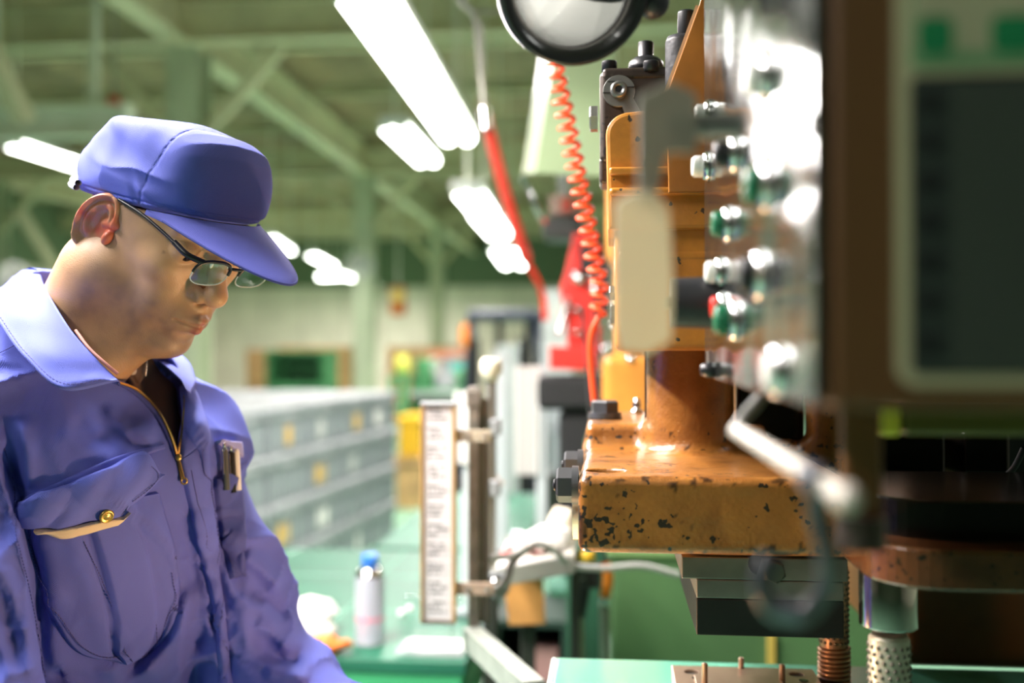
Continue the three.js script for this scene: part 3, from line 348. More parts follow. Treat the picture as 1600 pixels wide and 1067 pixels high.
{ const a = at(767, 590, 1.86), g = thing('height_gauge', 'thin steel rod with a cream knob on its top', 'rod', V(a.x, 0, a.z)); const lo = at(767, 888, 1.86).y; mesh('shaft', rod(V(0, lo, 0), V(0, a.y, 0), 0.0095), C.pipe, g); mesh('knob', lathe([[0, 0.036], [0.014, 0.035], [0.02, 0.028], [0.0205, 0.01], [0.013, 0.002], [0.012, -0.008], [0, -0.008]]).translate(0, a.y, 0), std(0xe6dfc6, 0.4), g); mesh('clamp', box(0.035, 0.03, 0.03, 0, a.y - 0.09, 0, 0.004), M.grey, g); mesh('clamp', box(0.035, 0.03, 0.03, 0, a.y - 0.2, 0, 0.004), M.grey, g); mesh('lower_stem', box(0.025, lo, 0.025, 0, lo / 2, 0), M.dark, g); }
{ const b = at(764, 752, 2.3), g = thing('blue_pennant', 'small dark blue pennant on a stick behind the grey post', 'flag', b); mesh('cloth', prism([[-0.014, -0.03], [0.02, 0.004], [0.006, 0.03], [-0.014, 0.022]], 0.003), std(0x27349a, 0.7), g); mesh('stick', rod(V(-0.02, 0.04, 0), V(0.032, -0.005, 0.002), 0.002), std(0xd8a070, 0.6), g); mesh('holder', [rod(V(-0.014, -0.03, 0), V(-0.014, TOP - b.y, 0), 0.003), cyl(0.03, 0.03, 0.01, -0.014, TOP + 0.008 - b.y, 0)], M.grey, g); }
// tray of small parts on a stand, and a tan carton under it
{ const a = at(775, 872, 1.98), b = at(896, 842, 2.05), g = thing('parts_tray', 'pale tilted tray of small parts left of the casting', 'tray', V((a.x + b.x) / 2, a.y, a.z)); const w = 0.15; g.position.x += 0.008; mesh('tray_floor', rot(box(w, 0.012, 0.26, 0, 0, 0, 0.003), 0.06, 0, 0.2).translate(0, 0.012, 0), std(0xc9c7bd, 0.4), g); for (const [x, y, z, ww, dd] of [[0, 0.02, 0.13, w, 0.012], [0, 0.03, -0.13, w, 0.012]]) mesh('tray_wall', rot(box(ww, 0.034, dd, 0, 0, 0, 0.003), 0, 0, 0.2).translate(x, y - 0.015, z), std(0x8f9188, 0.4), g); mesh('tray_leg', [box(0.016, a.y, 0.016, 0.074, -a.y / 2, -0.08), box(0.016, a.y, 0.016, 0.074, -a.y / 2, 0.08)], M.dark, g);
  const items = [[-0.05, 0xd94b4b, 'red plastic connector on the pale tray'], [-0.03, 0xe8e6df, 'white cap at the left of the pale tray'], [0.0, 0xd98b8b, 'pink paper slip on the pale tray'], [0.025, 0xf6f5f0, 'large white paper scrap on the pale tray'], [0.045, 0xe9dcc4, 'cream wad at the back of the pale tray'], [-0.045, 0xc6cdd4, 'grey metal bush on the pale tray']];
  items.forEach(([x, c, l], i) => { const t = thing(['plastic_connector', 'bottle_cap', 'paper_slip', 'paper_scrap', 'rag_wad', 'metal_bush'][i], l, ['connector', 'cap', 'paper', 'paper', 'rag', 'bush'][i], g.position.clone().add(V(x, 0.022 + x * 0.2, [0.06, -0.02, 0.02, 0.03, -0.05, -0.06][i]))); mesh('piece', i === 1 || i === 5 ? lathe([[0, 0.03], [0.011, 0.03], [0.013, 0.026], [0.014, 0], [0, 0]]) : i === 0 ? [box(0.03, 0.014, 0.02, 0, 0.007, 0, 0.003), box(0.012, 0.01, 0.03, 0, 0.016, 0, 0.002)] : lumpy([0, 0, 0.025, 0.042, 0.03][i], [0, 0, 0.01, 0.03, 0.04][i], 0.03, 2.4, i * 3), std(c, 0.6, i === 5 ? 0.7 : 0), t); }); }
{ const s = span(781, 874, 846, 968, 2.14), g = thing('tan_carton', 'tan cardboard carton hanging below the pale tray', 'box', s.p.clone().add(V(0, 0, -0.05)), 0.12); mesh('carton_body', prism([[-s.w / 2 + 0.012, 0], [s.w / 2, 0.002], [s.w / 2 - 0.006, s.h], [-s.w / 2, s.h - 0.03]], 0.09), C.card, g); mesh('flap', rot(box(s.w * 0.9, 0.003, 0.05, 0, 0, 0.02, 0.001), -0.5).translate(0, s.h, 0.08), C.card, g); mesh('prop', box(0.03, s.p.y, 0.03, 0.01, -s.p.y / 2, 0.04), M.dark, g); }
{ const P = [[740, 884], [768, 872], [800, 868], [838, 850], [868, 862], [892, 882], [940, 888], [1000, 884], [1060, 898]].map(([x, y], i) => at(x, y, 1.74 + i * 0.02)), g = thing('air_line', 'grey air line looping from the post past the carton', 'hose', P[0]); mesh('line', tube(P.map((p) => p.clone().sub(P[0])), 0.006, 80), std(0xa7aaa4, 0.4), g); mesh('branch', tube([[770, 925, 1.76], [792, 905, 1.77], [800, 880, 1.78], [812, 866, 1.79], [838, 850, 1.8]].map(([x, y, d]) => at(x, y, d).sub(P[0])), 0.007, 40), std(0x8d8f8a, 0.4), g); }
{ const b = at(776, 914, 1.8), g = thing('clamp_screw', 'chrome clamp screw at the end of the lower bracket', 'clamp', b); mesh('screw_head', rot(lathe([[0, 0.012], [0.01, 0.011], [0.014, 0.005], [0.014, -0.005], [0, -0.005]]), PI / 2), C.chrome, g); mesh('collar', rot(new THREE.TorusGeometry(0.019, 0.005, 8, 24)), M.grey, g); mesh('neck', rod(V(0, 0, -0.005), V(-0.012, 0.002, -0.03), 0.006), M.grey, g); }
// green machine cabinet behind the die, with hand tools hung on its front
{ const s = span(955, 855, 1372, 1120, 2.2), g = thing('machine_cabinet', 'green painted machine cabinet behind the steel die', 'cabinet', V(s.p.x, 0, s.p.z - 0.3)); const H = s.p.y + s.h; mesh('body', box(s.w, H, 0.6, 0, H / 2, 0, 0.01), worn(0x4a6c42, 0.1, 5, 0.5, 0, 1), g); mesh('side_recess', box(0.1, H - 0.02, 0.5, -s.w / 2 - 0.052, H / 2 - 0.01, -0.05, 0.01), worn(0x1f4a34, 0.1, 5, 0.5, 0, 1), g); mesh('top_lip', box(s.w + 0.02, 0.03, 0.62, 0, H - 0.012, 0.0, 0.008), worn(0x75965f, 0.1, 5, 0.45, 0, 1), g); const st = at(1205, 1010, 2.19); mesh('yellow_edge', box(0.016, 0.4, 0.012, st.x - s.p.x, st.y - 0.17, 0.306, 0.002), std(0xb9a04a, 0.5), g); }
{ const b = at(908, 885, 1.95), g = thing('air_wrench', 'black-gripped tool hanging in front of the dark cabinet side', 'tool', b); const q = (x, y) => at(x, y, 1.95).sub(b); mesh('grip', [rod(q(905, 962), q(916, 905), 0.012), box(0.03, 0.04, 0.03, 0.022, -0.02, 0, 0.006)], M.black, g); mesh('shaft', rod(q(905, 960), q(906, 1028), 0.009), std(0x8a8b78, 0.4, 0.5), g); mesh('yellow_top', lathe([[0, 0.02], [0.012, 0.018], [0.017, 0], [0, -0.002]]).translate(0.012, 0.012, 0), C.yellow, g); mesh('hang_cord', tube([V(0.012, 0.02, 0), V(0.02, 0.2, -0.02), V(0.0, 0.5, -0.08)], 0.003, 20), C.rubber, g); }
{ const b = at(943, 880, 2.03), g = thing('air_driver', 'orange-gripped tool with a steel shaft hanging beside the black one', 'tool', b); const q = (x, y) => at(x, y, 2.03).sub(b); mesh('grip', tube([q(946, 880), q(950, 905), q(945, 932)], 0.0115, 24), C.orange, g); mesh('ferrule', rod(q(945, 932), q(944, 946), 0.0125), C.chrome, g); mesh('shaft', rod(q(944, 946), q(945, 1030), 0.011), C.pipe, g); mesh('jaw', box(0.04, 0.03, 0.02, -0.025, -0.015, 0, 0.006), M.black, g); mesh('hang_cord', tube([V(0.004, 0, 0), V(0.0, 0.2, -0.02), V(-0.02, 0.5, -0.1)], 0.003, 20), C.rubber, g); }

// dark open shelf unit under the tray
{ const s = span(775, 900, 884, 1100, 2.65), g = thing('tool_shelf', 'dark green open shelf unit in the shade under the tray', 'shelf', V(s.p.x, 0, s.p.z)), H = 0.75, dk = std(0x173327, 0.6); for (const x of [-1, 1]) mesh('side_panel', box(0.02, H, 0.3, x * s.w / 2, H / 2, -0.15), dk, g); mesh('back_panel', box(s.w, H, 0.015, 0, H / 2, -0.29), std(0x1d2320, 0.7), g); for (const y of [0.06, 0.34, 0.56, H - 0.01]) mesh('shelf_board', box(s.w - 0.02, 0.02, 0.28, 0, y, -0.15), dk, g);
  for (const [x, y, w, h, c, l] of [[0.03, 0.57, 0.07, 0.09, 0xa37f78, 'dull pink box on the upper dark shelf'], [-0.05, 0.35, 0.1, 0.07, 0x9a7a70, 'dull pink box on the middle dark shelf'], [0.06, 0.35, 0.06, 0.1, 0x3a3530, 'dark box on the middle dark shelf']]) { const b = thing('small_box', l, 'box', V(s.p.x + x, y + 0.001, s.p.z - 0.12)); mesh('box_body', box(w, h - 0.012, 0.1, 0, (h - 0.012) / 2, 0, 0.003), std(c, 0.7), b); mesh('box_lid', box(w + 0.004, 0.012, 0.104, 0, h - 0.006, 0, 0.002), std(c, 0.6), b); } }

// ---------- the near press ----------
// chipped, oily orange paint: worn spots are dots of bare dark iron with ragged outlines
const chips = (base, dark, rep, amount = 1) => tex(1024, (u, v) => {
  const n1 = tn(u, v, 58, 3, 2), n2 = tn(u, v, 90, 2, 8), big = tn(u, v, 5, 3, 4), k = 1 + 0.13 * tn(u, v, 9, 4, 6) + 0.05 * n2; let c = base.map((q) => q * k);
  const chip = sstep(0.45, 0.5, n1 * 0.9 + 0.5 * big * amount + 0.12 * n2), stain = sstep(0.12, 0.5, tn(u, v, 7, 4, 12)) * 0.35; c = c.map((q, i) => mix(q, q * [0.55, 0.45, 0.35][i], stain)); return c.map((q, i) => mix(q, dark[i], chip));
}, true, rep);
const paintBump = bumps(40, 3, 9), P = {
  cast: std(0xffffff, 0.34, 0, { vertexColors: true, map: chips(hex(0x96622a), hex(0x2a2118), 3.4), bumpMap: paintBump, bumpScale: 0.0006, clearcoat: 0.5, clearcoatRoughness: 0.22 }),
  castSmooth: std(0xffffff, 0.38, 0, { map: chips(hex(0xc08030), hex(0x3a2c1c), 2.2, 0.2), bumpMap: paintBump, bumpScale: 0.0003, clearcoat: 0.4, clearcoatRoughness: 0.25 }),
  iron: std(0xffffff, 0.5, 0.5, { map: chips(hex(0x3c3029), hex(0x0f0d0c), 6), bumpMap: coarseBump, bumpScale: 0.0015, clearcoat: 0.6, clearcoatRoughness: 0.3 }),
  body: worn(0x5a3a1a, 0.2, 6, 0.45, 0, 2), boltBlack: std(0x55575a, 0.38, 0.5), steel: worn(0x9a9a97, 0.12, 12, 0.34, 0.85, 6), plate: worn(0x7a7a76, 0.1, 10, 0.42, 0.7, 5), plateDark: worn(0x202121, 0.12, 8, 0.5, 0.5, 5), polished: std(0xc9c8c6, 0.12, 1), cap: std(0x1d1e22, 0.4), oil: std(0x0f0c09, 0.2, 0.1),
};
const PD = 0.9, po = at(903, 865, PD), pl = (px, py, d) => at(px, py, d).sub(po);
{
  const g = thing('press_casting', 'chipped orange cast-iron press casting with a round column and hex bolts', 'machine', po);
  const c1 = pl(1078, 700, 1.13), c2 = pl(1287, 700, 1.12), hole = pl(946, 735, 0.948), W = 0.236;
  const F = (x, y, z) => {
    let d = sdBox(x, y, z, W / 2, 0.034, -0.25, W / 2, 0.034, 0.25, 0.008);
    d = smin(d, sdBox(x, y, z, W / 2 - 0.001, 0.048, -0.378, W / 2 - 0.001, 0.048, 0.125, 0.009), 0.022);
    const cy = max(hypot(x - c1.x, z - c1.z) - 0.0475, -y, y - 0.2), cb = max(hypot(x - c2.x, z - c2.z) - 0.026, -y, y - 0.2);
    d = smin(d, cy, 0.018); d = smin(d, cb, 0.014);
    const hd = hypot(x - hole.x, z - hole.z); d = smax(d, -max(hd - 0.0165, 0.058 - y), 0.004);
    d = smax(d, -sdBox(x, y, z, pl(1222, 0, 1.16).x, 0.17, -0.27, 0.021, 0.09, 0.1, 0.01), 0.008);
    return d + 0.0004 * noise(x * 60, y * 60, z * 60) ;
  };
  mesh('casting', meshField(F, [-0.006, -0.006, -0.512], [W + 0.05, 0.196, 0.006], 0.0028, (x, y, z) => { const ds = [min(abs(x), abs(x - W)), abs(y), abs(z), abs(y - 0.068)].sort((a, b) => a - b), e = ds[0] + ds[1], left = y < 0.05 && x < 0.03 ? 0.35 * sstep(0.03, 0.0, x) * sstep(0.05, 0.0, y) : 0, n = fbm(x * 120, y * 120, z * 120, 3) + 0.5 * fbm(x * 35, y * 35, z * 35, 2); const c = sstep(0.12, 0.22, n + 0.55 * sstep(0.012, 0.002, e) - 0.35 + left); return mix3([1, 1, 1], [0.1, 0.1, 0.11], c * 0.9); }), P.cast, g);
  mesh('hole_plug', [lathe([[0, 0], [0.014, 0], [0.014, -0.004], [0, -0.004]]).translate(hole.x, 0.0605, hole.z)], P.steel, g);
  // bolts: two long ones on the left side, one standing on the rear step
  const side = (py, d, s, label) => { const p = pl(898, py, d), b = mesh('hex_bolt', [along(cyl(0.0175 * s, 0.0175 * s, 0.006, 0, 0, 0, 36), V(-1, 0, 0), V(-0.0035, p.y, p.z)), along(rot(hexHead(0.0275 * s, 0.0145), 0, PI / 6), V(-1, 0, 0), V(-0.0065, p.y, p.z))], P.boltBlack, g, label); mesh('bolt_end', along(lathe([[0, 0.004], [0.0045 * s, 0.003], [0.0065 * s, 0], [0, 0]]), V(-1, 0, 0), V(-0.021, p.y, p.z)), P.cap, b); };
  side(758, 0.94, 1.02); side(727, 1.1, 0.98);
  { const p = pl(945, 640, 1.245), y = 0.0955, b = mesh('hex_bolt', [cyl(0.02, 0.0205, 0.008, p.x, y + 0.004, p.z, 36), mv(rot(hexHead(0.0305, 0.0145), 0, 0.12), p.x, y + 0.008, p.z)], P.boltBlack, g); mesh('rubber_washer', cyl(0.021, 0.021, 0.002, p.x, y + 0.001, p.z, 36), C.rubber, b); }
  { const p = pl(901, 800, 0.98); mesh('side_plate', along(cyl(0.028, 0.028, 0.008, 0, 0, 0, 36), V(1, 0, 0), V(-0.003, p.y + 0.002, p.z)), std(0xefe7d8, 0.25, 0.6), g, 'bright machined disc on the side'); }
  mesh('oil_seam', rod(V(c1.x - 0.046, 0.1, c1.z - 0.02), V(c1.x - 0.046, 0.19, c1.z - 0.02), 0.003), P.oil, g);
  { const p = pl(1222, 655, 1.12); mesh('slide_block', box(0.075, 0.1, 0.06, p.x - 0.008, 0.118, -0.3, 0.006), P.oil, g, 'black oily slide block'); }
  { const p = pl(995, 622, 1.35); mesh('grease_nipple', lathe([[0, 0.02], [0.004, 0.019], [0.006, 0.01], [0.004, 0.006], [0.009, 0.004], [0.009, 0], [0, 0]]).translate(p.x, 0.096, p.z), P.polished, g); }
  // the head above: two stepped blocks with a rounded shoulder
  const q = (x, y, d = 1.0) => { const v = pl(x, y, d); return [v.x, v.y]; }, R = 0.02, zf = pl(1000, 300, 1.0).z;
  const hp = []; const [hx0, hyt] = q(953, 180), [hx1] = q(1185, 180), [, hyb] = q(0, 352); for (let i = 0; i <= 8; i++) { const a = PI - i / 8 * PI / 2; hp.push([hx0 + R + R * cos(a), hyt - R * 0.9 + R * 0.9 * sin(a)]); } hp.push([hx1, hyt + 0.012], [hx1, hyb], [hx0 + 0.002, hyb]);
  mesh('upper_head', mv(prism(hp.reverse(), 0.16, 0.004), 0, 0, zf - 0.164), P.castSmooth, g);
  const [bx0, byt] = q(961, 345), [bx1, byb] = q(1180, 548); mesh('lower_head', [box(bx1 - bx0, byt - byb, 0.15, (bx0 + bx1) / 2, (byt + byb) / 2, zf - 0.083, 0.007), box(bx1 - bx0 - 0.004, 0.012, 0.152, (bx0 + bx1) / 2, (byt + byb) / 2 + 0.03, zf - 0.083, 0.005)], P.castSmooth, g);
  { const [x, y] = q(1000, 268); mesh('head_rib', [box(0.1, 0.008, 0.01, x + 0.02, y, zf + 0.002, 0.003), box(0.1, 0.008, 0.012, x + 0.02, y - 0.02, zf + 0.002, 0.004)], P.castSmooth, g); }
  { const [x, y] = q(963, 455); mesh('cover_screw', [along(hexHead(0.014, 0.007), V(-1, 0, 0), V(x, y, zf - 0.03)), box(0.016, 0.02, 0.02, x + 0.002, y - 0.022, zf - 0.03, 0.002)], P.steel, g); }
}
{
  const o = at(985, 250, 1.03), g = thing('valve_block', 'oily black-brown hydraulic valve block on top of the orange head', 'valve', o), q = (x, y, d = 1.03) => at(x, y, d).sub(o);
  const a = q(937, 252), b = q(1060, 108); mesh('block', [box(b.x - a.x, b.y - a.y, 0.09, (a.x + b.x) / 2, (a.y + b.y) / 2, -0.045, 0.006), box(b.x - a.x - 0.006, 0.012, 0.094, (a.x + b.x) / 2, b.y - 0.004, -0.045, 0.004)], P.iron, g);
  const c = q(947, 278), e = q(955, 250); mesh('lower_lug', box(0.014, e.y - c.y + 0.008, 0.05, c.x, (c.y + e.y) / 2, -0.03, 0.004), P.iron, g);
  for (const [x, d] of [[952, 1.05], [1018, 1.02]]) { const p = q(x, 108, d); mesh('socket_bolt', lathe([[0, 0.008], [0.004, 0.008], [0.0045, 0.0105], [0.0075, 0.0105], [0.008, 0.0095], [0.008, 0], [0, 0]], 28).translate(p.x, p.y, p.z - 0.01), P.cap, g); }
  { const p = q(1010, 108, 1.05); mesh('black_cap', lathe([[0, 0.032], [0.0075, 0.032], [0.008, 0.031], [0.008, 0.0165], [0.013, 0.015], [0.0175, 0.011], [0.0185, 0.006], [0.0185, 0], [0, 0]]).translate(p.x, p.y, p.z - 0.015), P.cap, g); }
  { const p = q(934, 186, 1.06); mesh('hex_plug', along(hexHead(0.024, 0.0085), V(-1, 0, 0), p), P.steel, g); }
  { const p = q(967, 143, 1.03); const w = mesh('slotted_washer', mv(prism([...circlePts(0.0155, 30, 0, 0, -0.5).slice(0, 27), [0.009, -0.03], [0.024, -0.026]], 0.003, 0.0006), p.x, p.y, 0.001), P.steel, g); mesh('socket_screw', rot(lathe([[0, 0.003], [0.0035, 0.003], [0.0035, 0.0085], [0.0068, 0.0085], [0.0085, 0.007], [0.0085, 0], [0, 0]], 30), PI / 2).translate(p.x, p.y, 0.0045), P.steel, w); mesh('hex_recess', rot(lathe([[0, 0.004], [0.0035, 0.004], [0.0035, 0.0042], [0, 0.0042]], 6), PI / 2).translate(p.x, p.y, 0.0078), P.cap, w); for (const t of [2.2, 3.3, 0.3]) mesh('slot', box(0.009, 0.0012, 0.001, p.x + 0.0115 * cos(t), p.y + 0.0115 * sin(t), 0.0052, 0.0002).applyMatrix4(new THREE.Matrix4()), P.cap, w); }
}
{ const o = at(1066, 150, 1.0), g = thing('pressure_knob', 'black round adjusting knob standing beside the slanted orange fin', 'knob', o), q = (x, y, d = 1.0) => at(x, y, d).sub(o); const r = 0.0165, b = q(1066, 60), t = q(1066, 18); mesh('barrel', [lathe([[0, b.y + 0.002], [r * 0.9, b.y + 0.001], [r, b.y - 0.004], [r, -0.02], [0, -0.02]])], std(0x212327, 0.5, 0, { bumpMap: fineBump, bumpScale: 0.0006 }), g); mesh('spindle', lathe([[0, t.y], [0.008, t.y], [0.0085, t.y - 0.002], [0.0085, b.y], [0, b.y]]).translate(0.004, 0, 0), P.cap, g); }
{ const o = at(1080, 230, 0.97), g = thing('fin_plate', 'slanted orange steel fin beside the black knob', 'plate', o), q = (x, y) => { const v = at(x, y, 0.97).sub(o); return [v.x, v.y]; }; mesh('plate', mv(prism([[1100, -12], [1093, 12], [1043, 148], [1046, 300], [1130, 300], [1130, -12]].map(([x, y]) => q(x, y)), 0.006, 0.001), 0, 0, 0), worn(0xa56a2c, 0.2, 8, 0.35, 0, 4), g); mesh('fin_edge', bar(V(...q(1093, 12), 0.004), V(...q(1043, 148), 0.004), 0.002, 0.008), std(0xd6b089, 0.3), g); mesh('brace', box(0.05, 0.02, 0.12, 0.025, -0.03, -0.06), P.body, g); }
// upper die
{ const o = at(1200, 872, 0.93), g = thing('upper_die', 'stacked grey steel upper die bolted under the orange casting', 'die', o), q = (x, y) => at(x, y, 0.93).sub(o), D = 0.225; const plates = [['top_plate', 1066, 1322, 870, 905, P.plate], ['middle_plate', 1089, 1316, 905.5, 935, P.plate], ['punch_block', 1089, 1316, 935.5, 993, P.plateDark]];
  for (const [n, x0, x1, y0, y1, m] of plates) { const a = q(x0, y1), b = q(x1, y0); mesh(n, box(b.x - a.x, b.y - a.y, D, (a.x + b.x) / 2, (a.y + b.y) / 2 - 0.001, -D / 2, 0.0012), m, g); }
  const p = q(1208, 891); const bolt = mesh('hex_bolt', rot(rot(hexHead(0.0185, 0.009), 0, 0.2), PI / 2).translate(p.x, p.y, 0), std(0x55574f, 0.35, 0.8), g); mesh('bolt_face', rot(cyl(0.008, 0.0085, 0.0006, 0, 0, 0, 28), PI / 2).translate(p.x, p.y, 0.0093), std(0x6a6c62, 0.35, 0.8), bolt); mesh('shim', mv(prism(circlePts(0.0105, 20).slice(4, 15), 0.001), p.x - 0.012, p.y + 0.006, 0), P.plateDark, g); }
// bed, lower die
const BED = 1.45 - 0.372;
{ const a = at(868, 1030, 1.235), b = at(1640, 1030, 1.235), g = thing('press_bed', 'mint-green topped press bed at the bottom of the picture', 'bed', V((a.x + b.x) / 2, 0, a.z + 0.24)), w = b.x - a.x; mesh('bed_top', box(w, 0.025, 0.5, 0, BED - 0.0125, 0, 0.004), std(0x64ab92, 0.2, 0, { clearcoat: 0.4 }), g); mesh('bed_body', box(w - 0.04, BED - 0.026, 0.46, 0, (BED - 0.026) / 2, 0, 0.01), C.green, g); mesh('edge_strip', box(0.006, 0.024, 0.5, -w / 2 - 0.002, BED - 0.0125, 0, 0.002), std(0xd9efe4, 0.2), g); }
{ const a = at(1050, 1040, 1.16), b = at(1265, 1040, 1.16), g = thing('lower_die', 'lower die plate, warm lamp tint in its colour, with upright pins and countersunk holes', 'die', V((a.x + b.x) / 2, BED + 0.0005, a.z + 0.11)), w = b.x - a.x, h = a.y - BED; const lampTinted = worn(0xb59c86, 0.08, 10, 0.28, 0.75, 5);  // the bench lamp's copper light is put into this metal colour
  mesh('die_plate', rot(prism([[-w / 2, -0.11], [w / 2, -0.11], [w / 2, 0.11], [-w / 2, 0.11]], h - 0.001, 0.0006, [[-w / 2 + 0.02, 0.088], [w / 2 - 0.021, 0.09]].map(([x, y]) => circlePts(0.0085, 24, x, y).reverse())), -PI / 2).translate(0, 0.0005, 0), lampTinted, g);
  mesh('raised_pad', box(w * 0.6, 0.004, 0.14, -0.01, h + 0.001, 0.0, 0.001), lampTinted, g);
  for (const [x, z] of [[-w / 2 + 0.02, -0.088], [w / 2 - 0.021, -0.09]]) { mesh('countersunk_screw', [lathe([[0.0035, h - 0.004], [0.0035, h - 0.008], [0, h - 0.008]], 6).translate(x, 0, z), lathe([[0.0035, h - 0.004], [0.0075, h - 0.003], [0.0075, 0.001]], 24).translate(x, 0, z)], P.plate, g); mesh('small_hole', cyl(0.005, 0.005, 0.0005, x + 0.004, h + 0.0006, z + 0.022), P.oil, g); }
  for (const [px, py, d] of [[1101, 1036, 1.08], [1158, 1027, 1.15], [1222, 1038, 1.1]]) { const p = at(px, py, d).sub(g.position); mesh('pin', lathe([[0, p.y], [0.0025, p.y], [0.0033, p.y - 0.001], [0.0033, h - 0.001], [0, h - 0.001]], 20).translate(p.x, 0, p.z), lampTinted, g); } }
// guide posts with ball cages
function guidePost(px, d, r, top, cageTo, springTo, label, cageM) {
  const c = at(px, 1000, d), g = thing('guide_post', label, 'post', V(c.x, BED, c.z)), yt = at(px, top, d).y - BED, yc = at(px, cageTo, d).y - BED; 
  mesh('post', lathe([[0, yt - 0.0012], [r * 0.35, yt - 0.0012], [r * 0.4, yt], [r * 0.82, yt], [r * 0.9, yt - 0.002], [r * 0.9, 0.001], [0, 0.001]], 40), cageM, g);
  mesh('ball_cage', lathe([[r * 0.9, yt - 0.002], [r * 0.97, yt - 0.003], [r * 0.97, max(yc, 0.004)], [r * 0.9, max(yc, 0.003)]], 40), cageM, g, 'cage drilled for bearing balls');
  const balls = []; for (let row = 0; ; row++) { const y = yt - 0.009 - row * 0.0058; if (y < max(yc, 0.006) + 0.003) break; for (let k = 0; k < 16; k++) { const a = (k + (row % 2) / 2 + row * 0.13) / 16 * 2 * PI; balls.push(mv(new THREE.SphereGeometry(0.0019, 8, 6), r * 0.955 * cos(a), y, r * 0.955 * sin(a))); } }
  const b = mesh('bearing_balls', balls, std(0x5e5a50, 0.3, 0.5), g); b.userData.kind = 'stuff';
  if (springTo) { const pts = [], n = 9, y1 = yc - 0.002; for (let i = 0; i <= n * 20; i++) { const a = i / 20 * 2 * PI; pts.push(V(r * 1.02 * cos(a), mix(y1, 0.003, i / n / 20), r * 1.02 * sin(a))); } mesh('spring', new THREE.TubeGeometry(new THREE.CatmullRomCurve3(pts), n * 20, 0.0022, 7), cageM, g); }
}
const lampTintedCage = worn(0xb98f70, 0.12, 8, 0.32, 0.6, 5);  // warm lamp tint is mixed into the rear post, cage and spring colour
guidePost(1303, 1.12, 0.0155, 880, 1008, true, 'rear guide post with a drilled ball cage and a spring round it', lampTintedCage);
guidePost(1389, 0.83, 0.0165, 990, 1300, false, 'front guide post with a drilled ball cage below the steel bush', worn(0xaea898, 0.12, 8, 0.36, 0.35, 5));
// flange arm with its bush
{ const o = at(1400, 890, 0.76), g = thing('flange_arm', 'brown oily flange arm with a rounded corner, lower right', 'bracket', o), q = (px, d) => { const v = at(px, 890, d).sub(o); return [v.x, v.z]; }; const [x0, zb] = q(1288, 0.97), [, zf] = q(1400, 0.76), xr = 0.3, R = 0.05, h = 0.0255; const pts = [[x0, -zb], [xr, -zb], [xr, -zf]]; for (let i = 0; i <= 10; i++) { const a = -PI / 2 - i / 10 * PI / 2; pts.push([x0 + R + R * cos(a), -zf + R + R * sin(a)]); }
  mesh('flange', rot(prism(pts, h, 0.0025), -PI / 2).translate(0, -h / 2, 0), std(0xffffff, 0.22, 0, { map: chips(hex(0x55331b), hex(0x1a120b), 4, 0.4), clearcoat: 0.8, clearcoatRoughness: 0.12, bumpMap: coarseBump, bumpScale: 0.001 }), g);
  const up = [[x0 + 0.012, -zb], [xr, -zb], [xr, -zf + 0.012]]; for (let i = 0; i <= 10; i++) { const a = -PI / 2 - i / 10 * PI / 2; up.push([x0 + 0.012 + R + R * cos(a), -zf + 0.012 + R + R * sin(a)]); } mesh('upper_wall', rot(prism(up, 0.03, 0.002), -PI / 2).translate(0, h / 2 + 0.001, -0.03), P.oil, g);
  const b = at(1388, 942, 0.83).sub(o), r = 0.0228, bh = 0.046; mesh('steel_bush', lathe([[r - 0.008, -bh / 2], [r - 0.002, -bh / 2], [r, -bh / 2 + 0.002], [r, bh / 2 + 0.006], [r - 0.008, bh / 2 + 0.006], [r - 0.008, -bh / 2]], 48).translate(b.x, b.y + 0.004, b.z), P.polished, g, 'polished steel guide bush'); }
// frame of the press at the right
{ const a = at(1412, 1000, 1.2), g = thing('press_stand', 'dark brown press frame rising at the right behind the flange arm', 'frame', V(a.x + 0.22, 0, a.z - 0.2)); mesh('frame_column', box(0.44, 2.1 - BED, 0.4, 0, BED + (2.1 - BED) / 2 + 0.001, 0, 0.012), P.body, g); mesh('cover_plate', box(0.3, 0.26, 0.01, 0.04, BED + 0.3, 0.204, 0.004), P.plateDark, g); const p = at(1455, 740, 1.0).sub(g.position); mesh('black_valve', [box(0.09, 0.085, 0.12, p.x, p.y, 0.25, 0.006), box(0.05, 0.05, 0.1, p.x + 0.09, p.y + 0.01, 0.25, 0.006)], P.oil, g); mesh('cable', tube([[1600, 700, 1.02], [1585, 730, 1.03], [1560, 760, 1.04], [1590, 790, 1.05], [1640, 790, 1.06]].map(([x, y, d]) => at(x, y, d).sub(g.position)), 0.003, 30), C.rubber, g); }
{ const a = at(1372, 656, 0.62), g = thing('guard_bar', 'yellow-green guard bar under the control box', 'bar', a); const m = std(0x55511c, 0.4); mesh('bar_body', box(0.3, 0.017, 0.02, 0.162, 0, 0, 0.004), m, g); mesh('end_cap', box(0.012, 0.018, 0.022, 0.005, 0, 0, 0.003), std(0xd8d04a, 0.35), g); mesh('bar_mount', box(0.02, 0.02, 0.5, 0.25, 0.002, -0.25), P.body, g); }
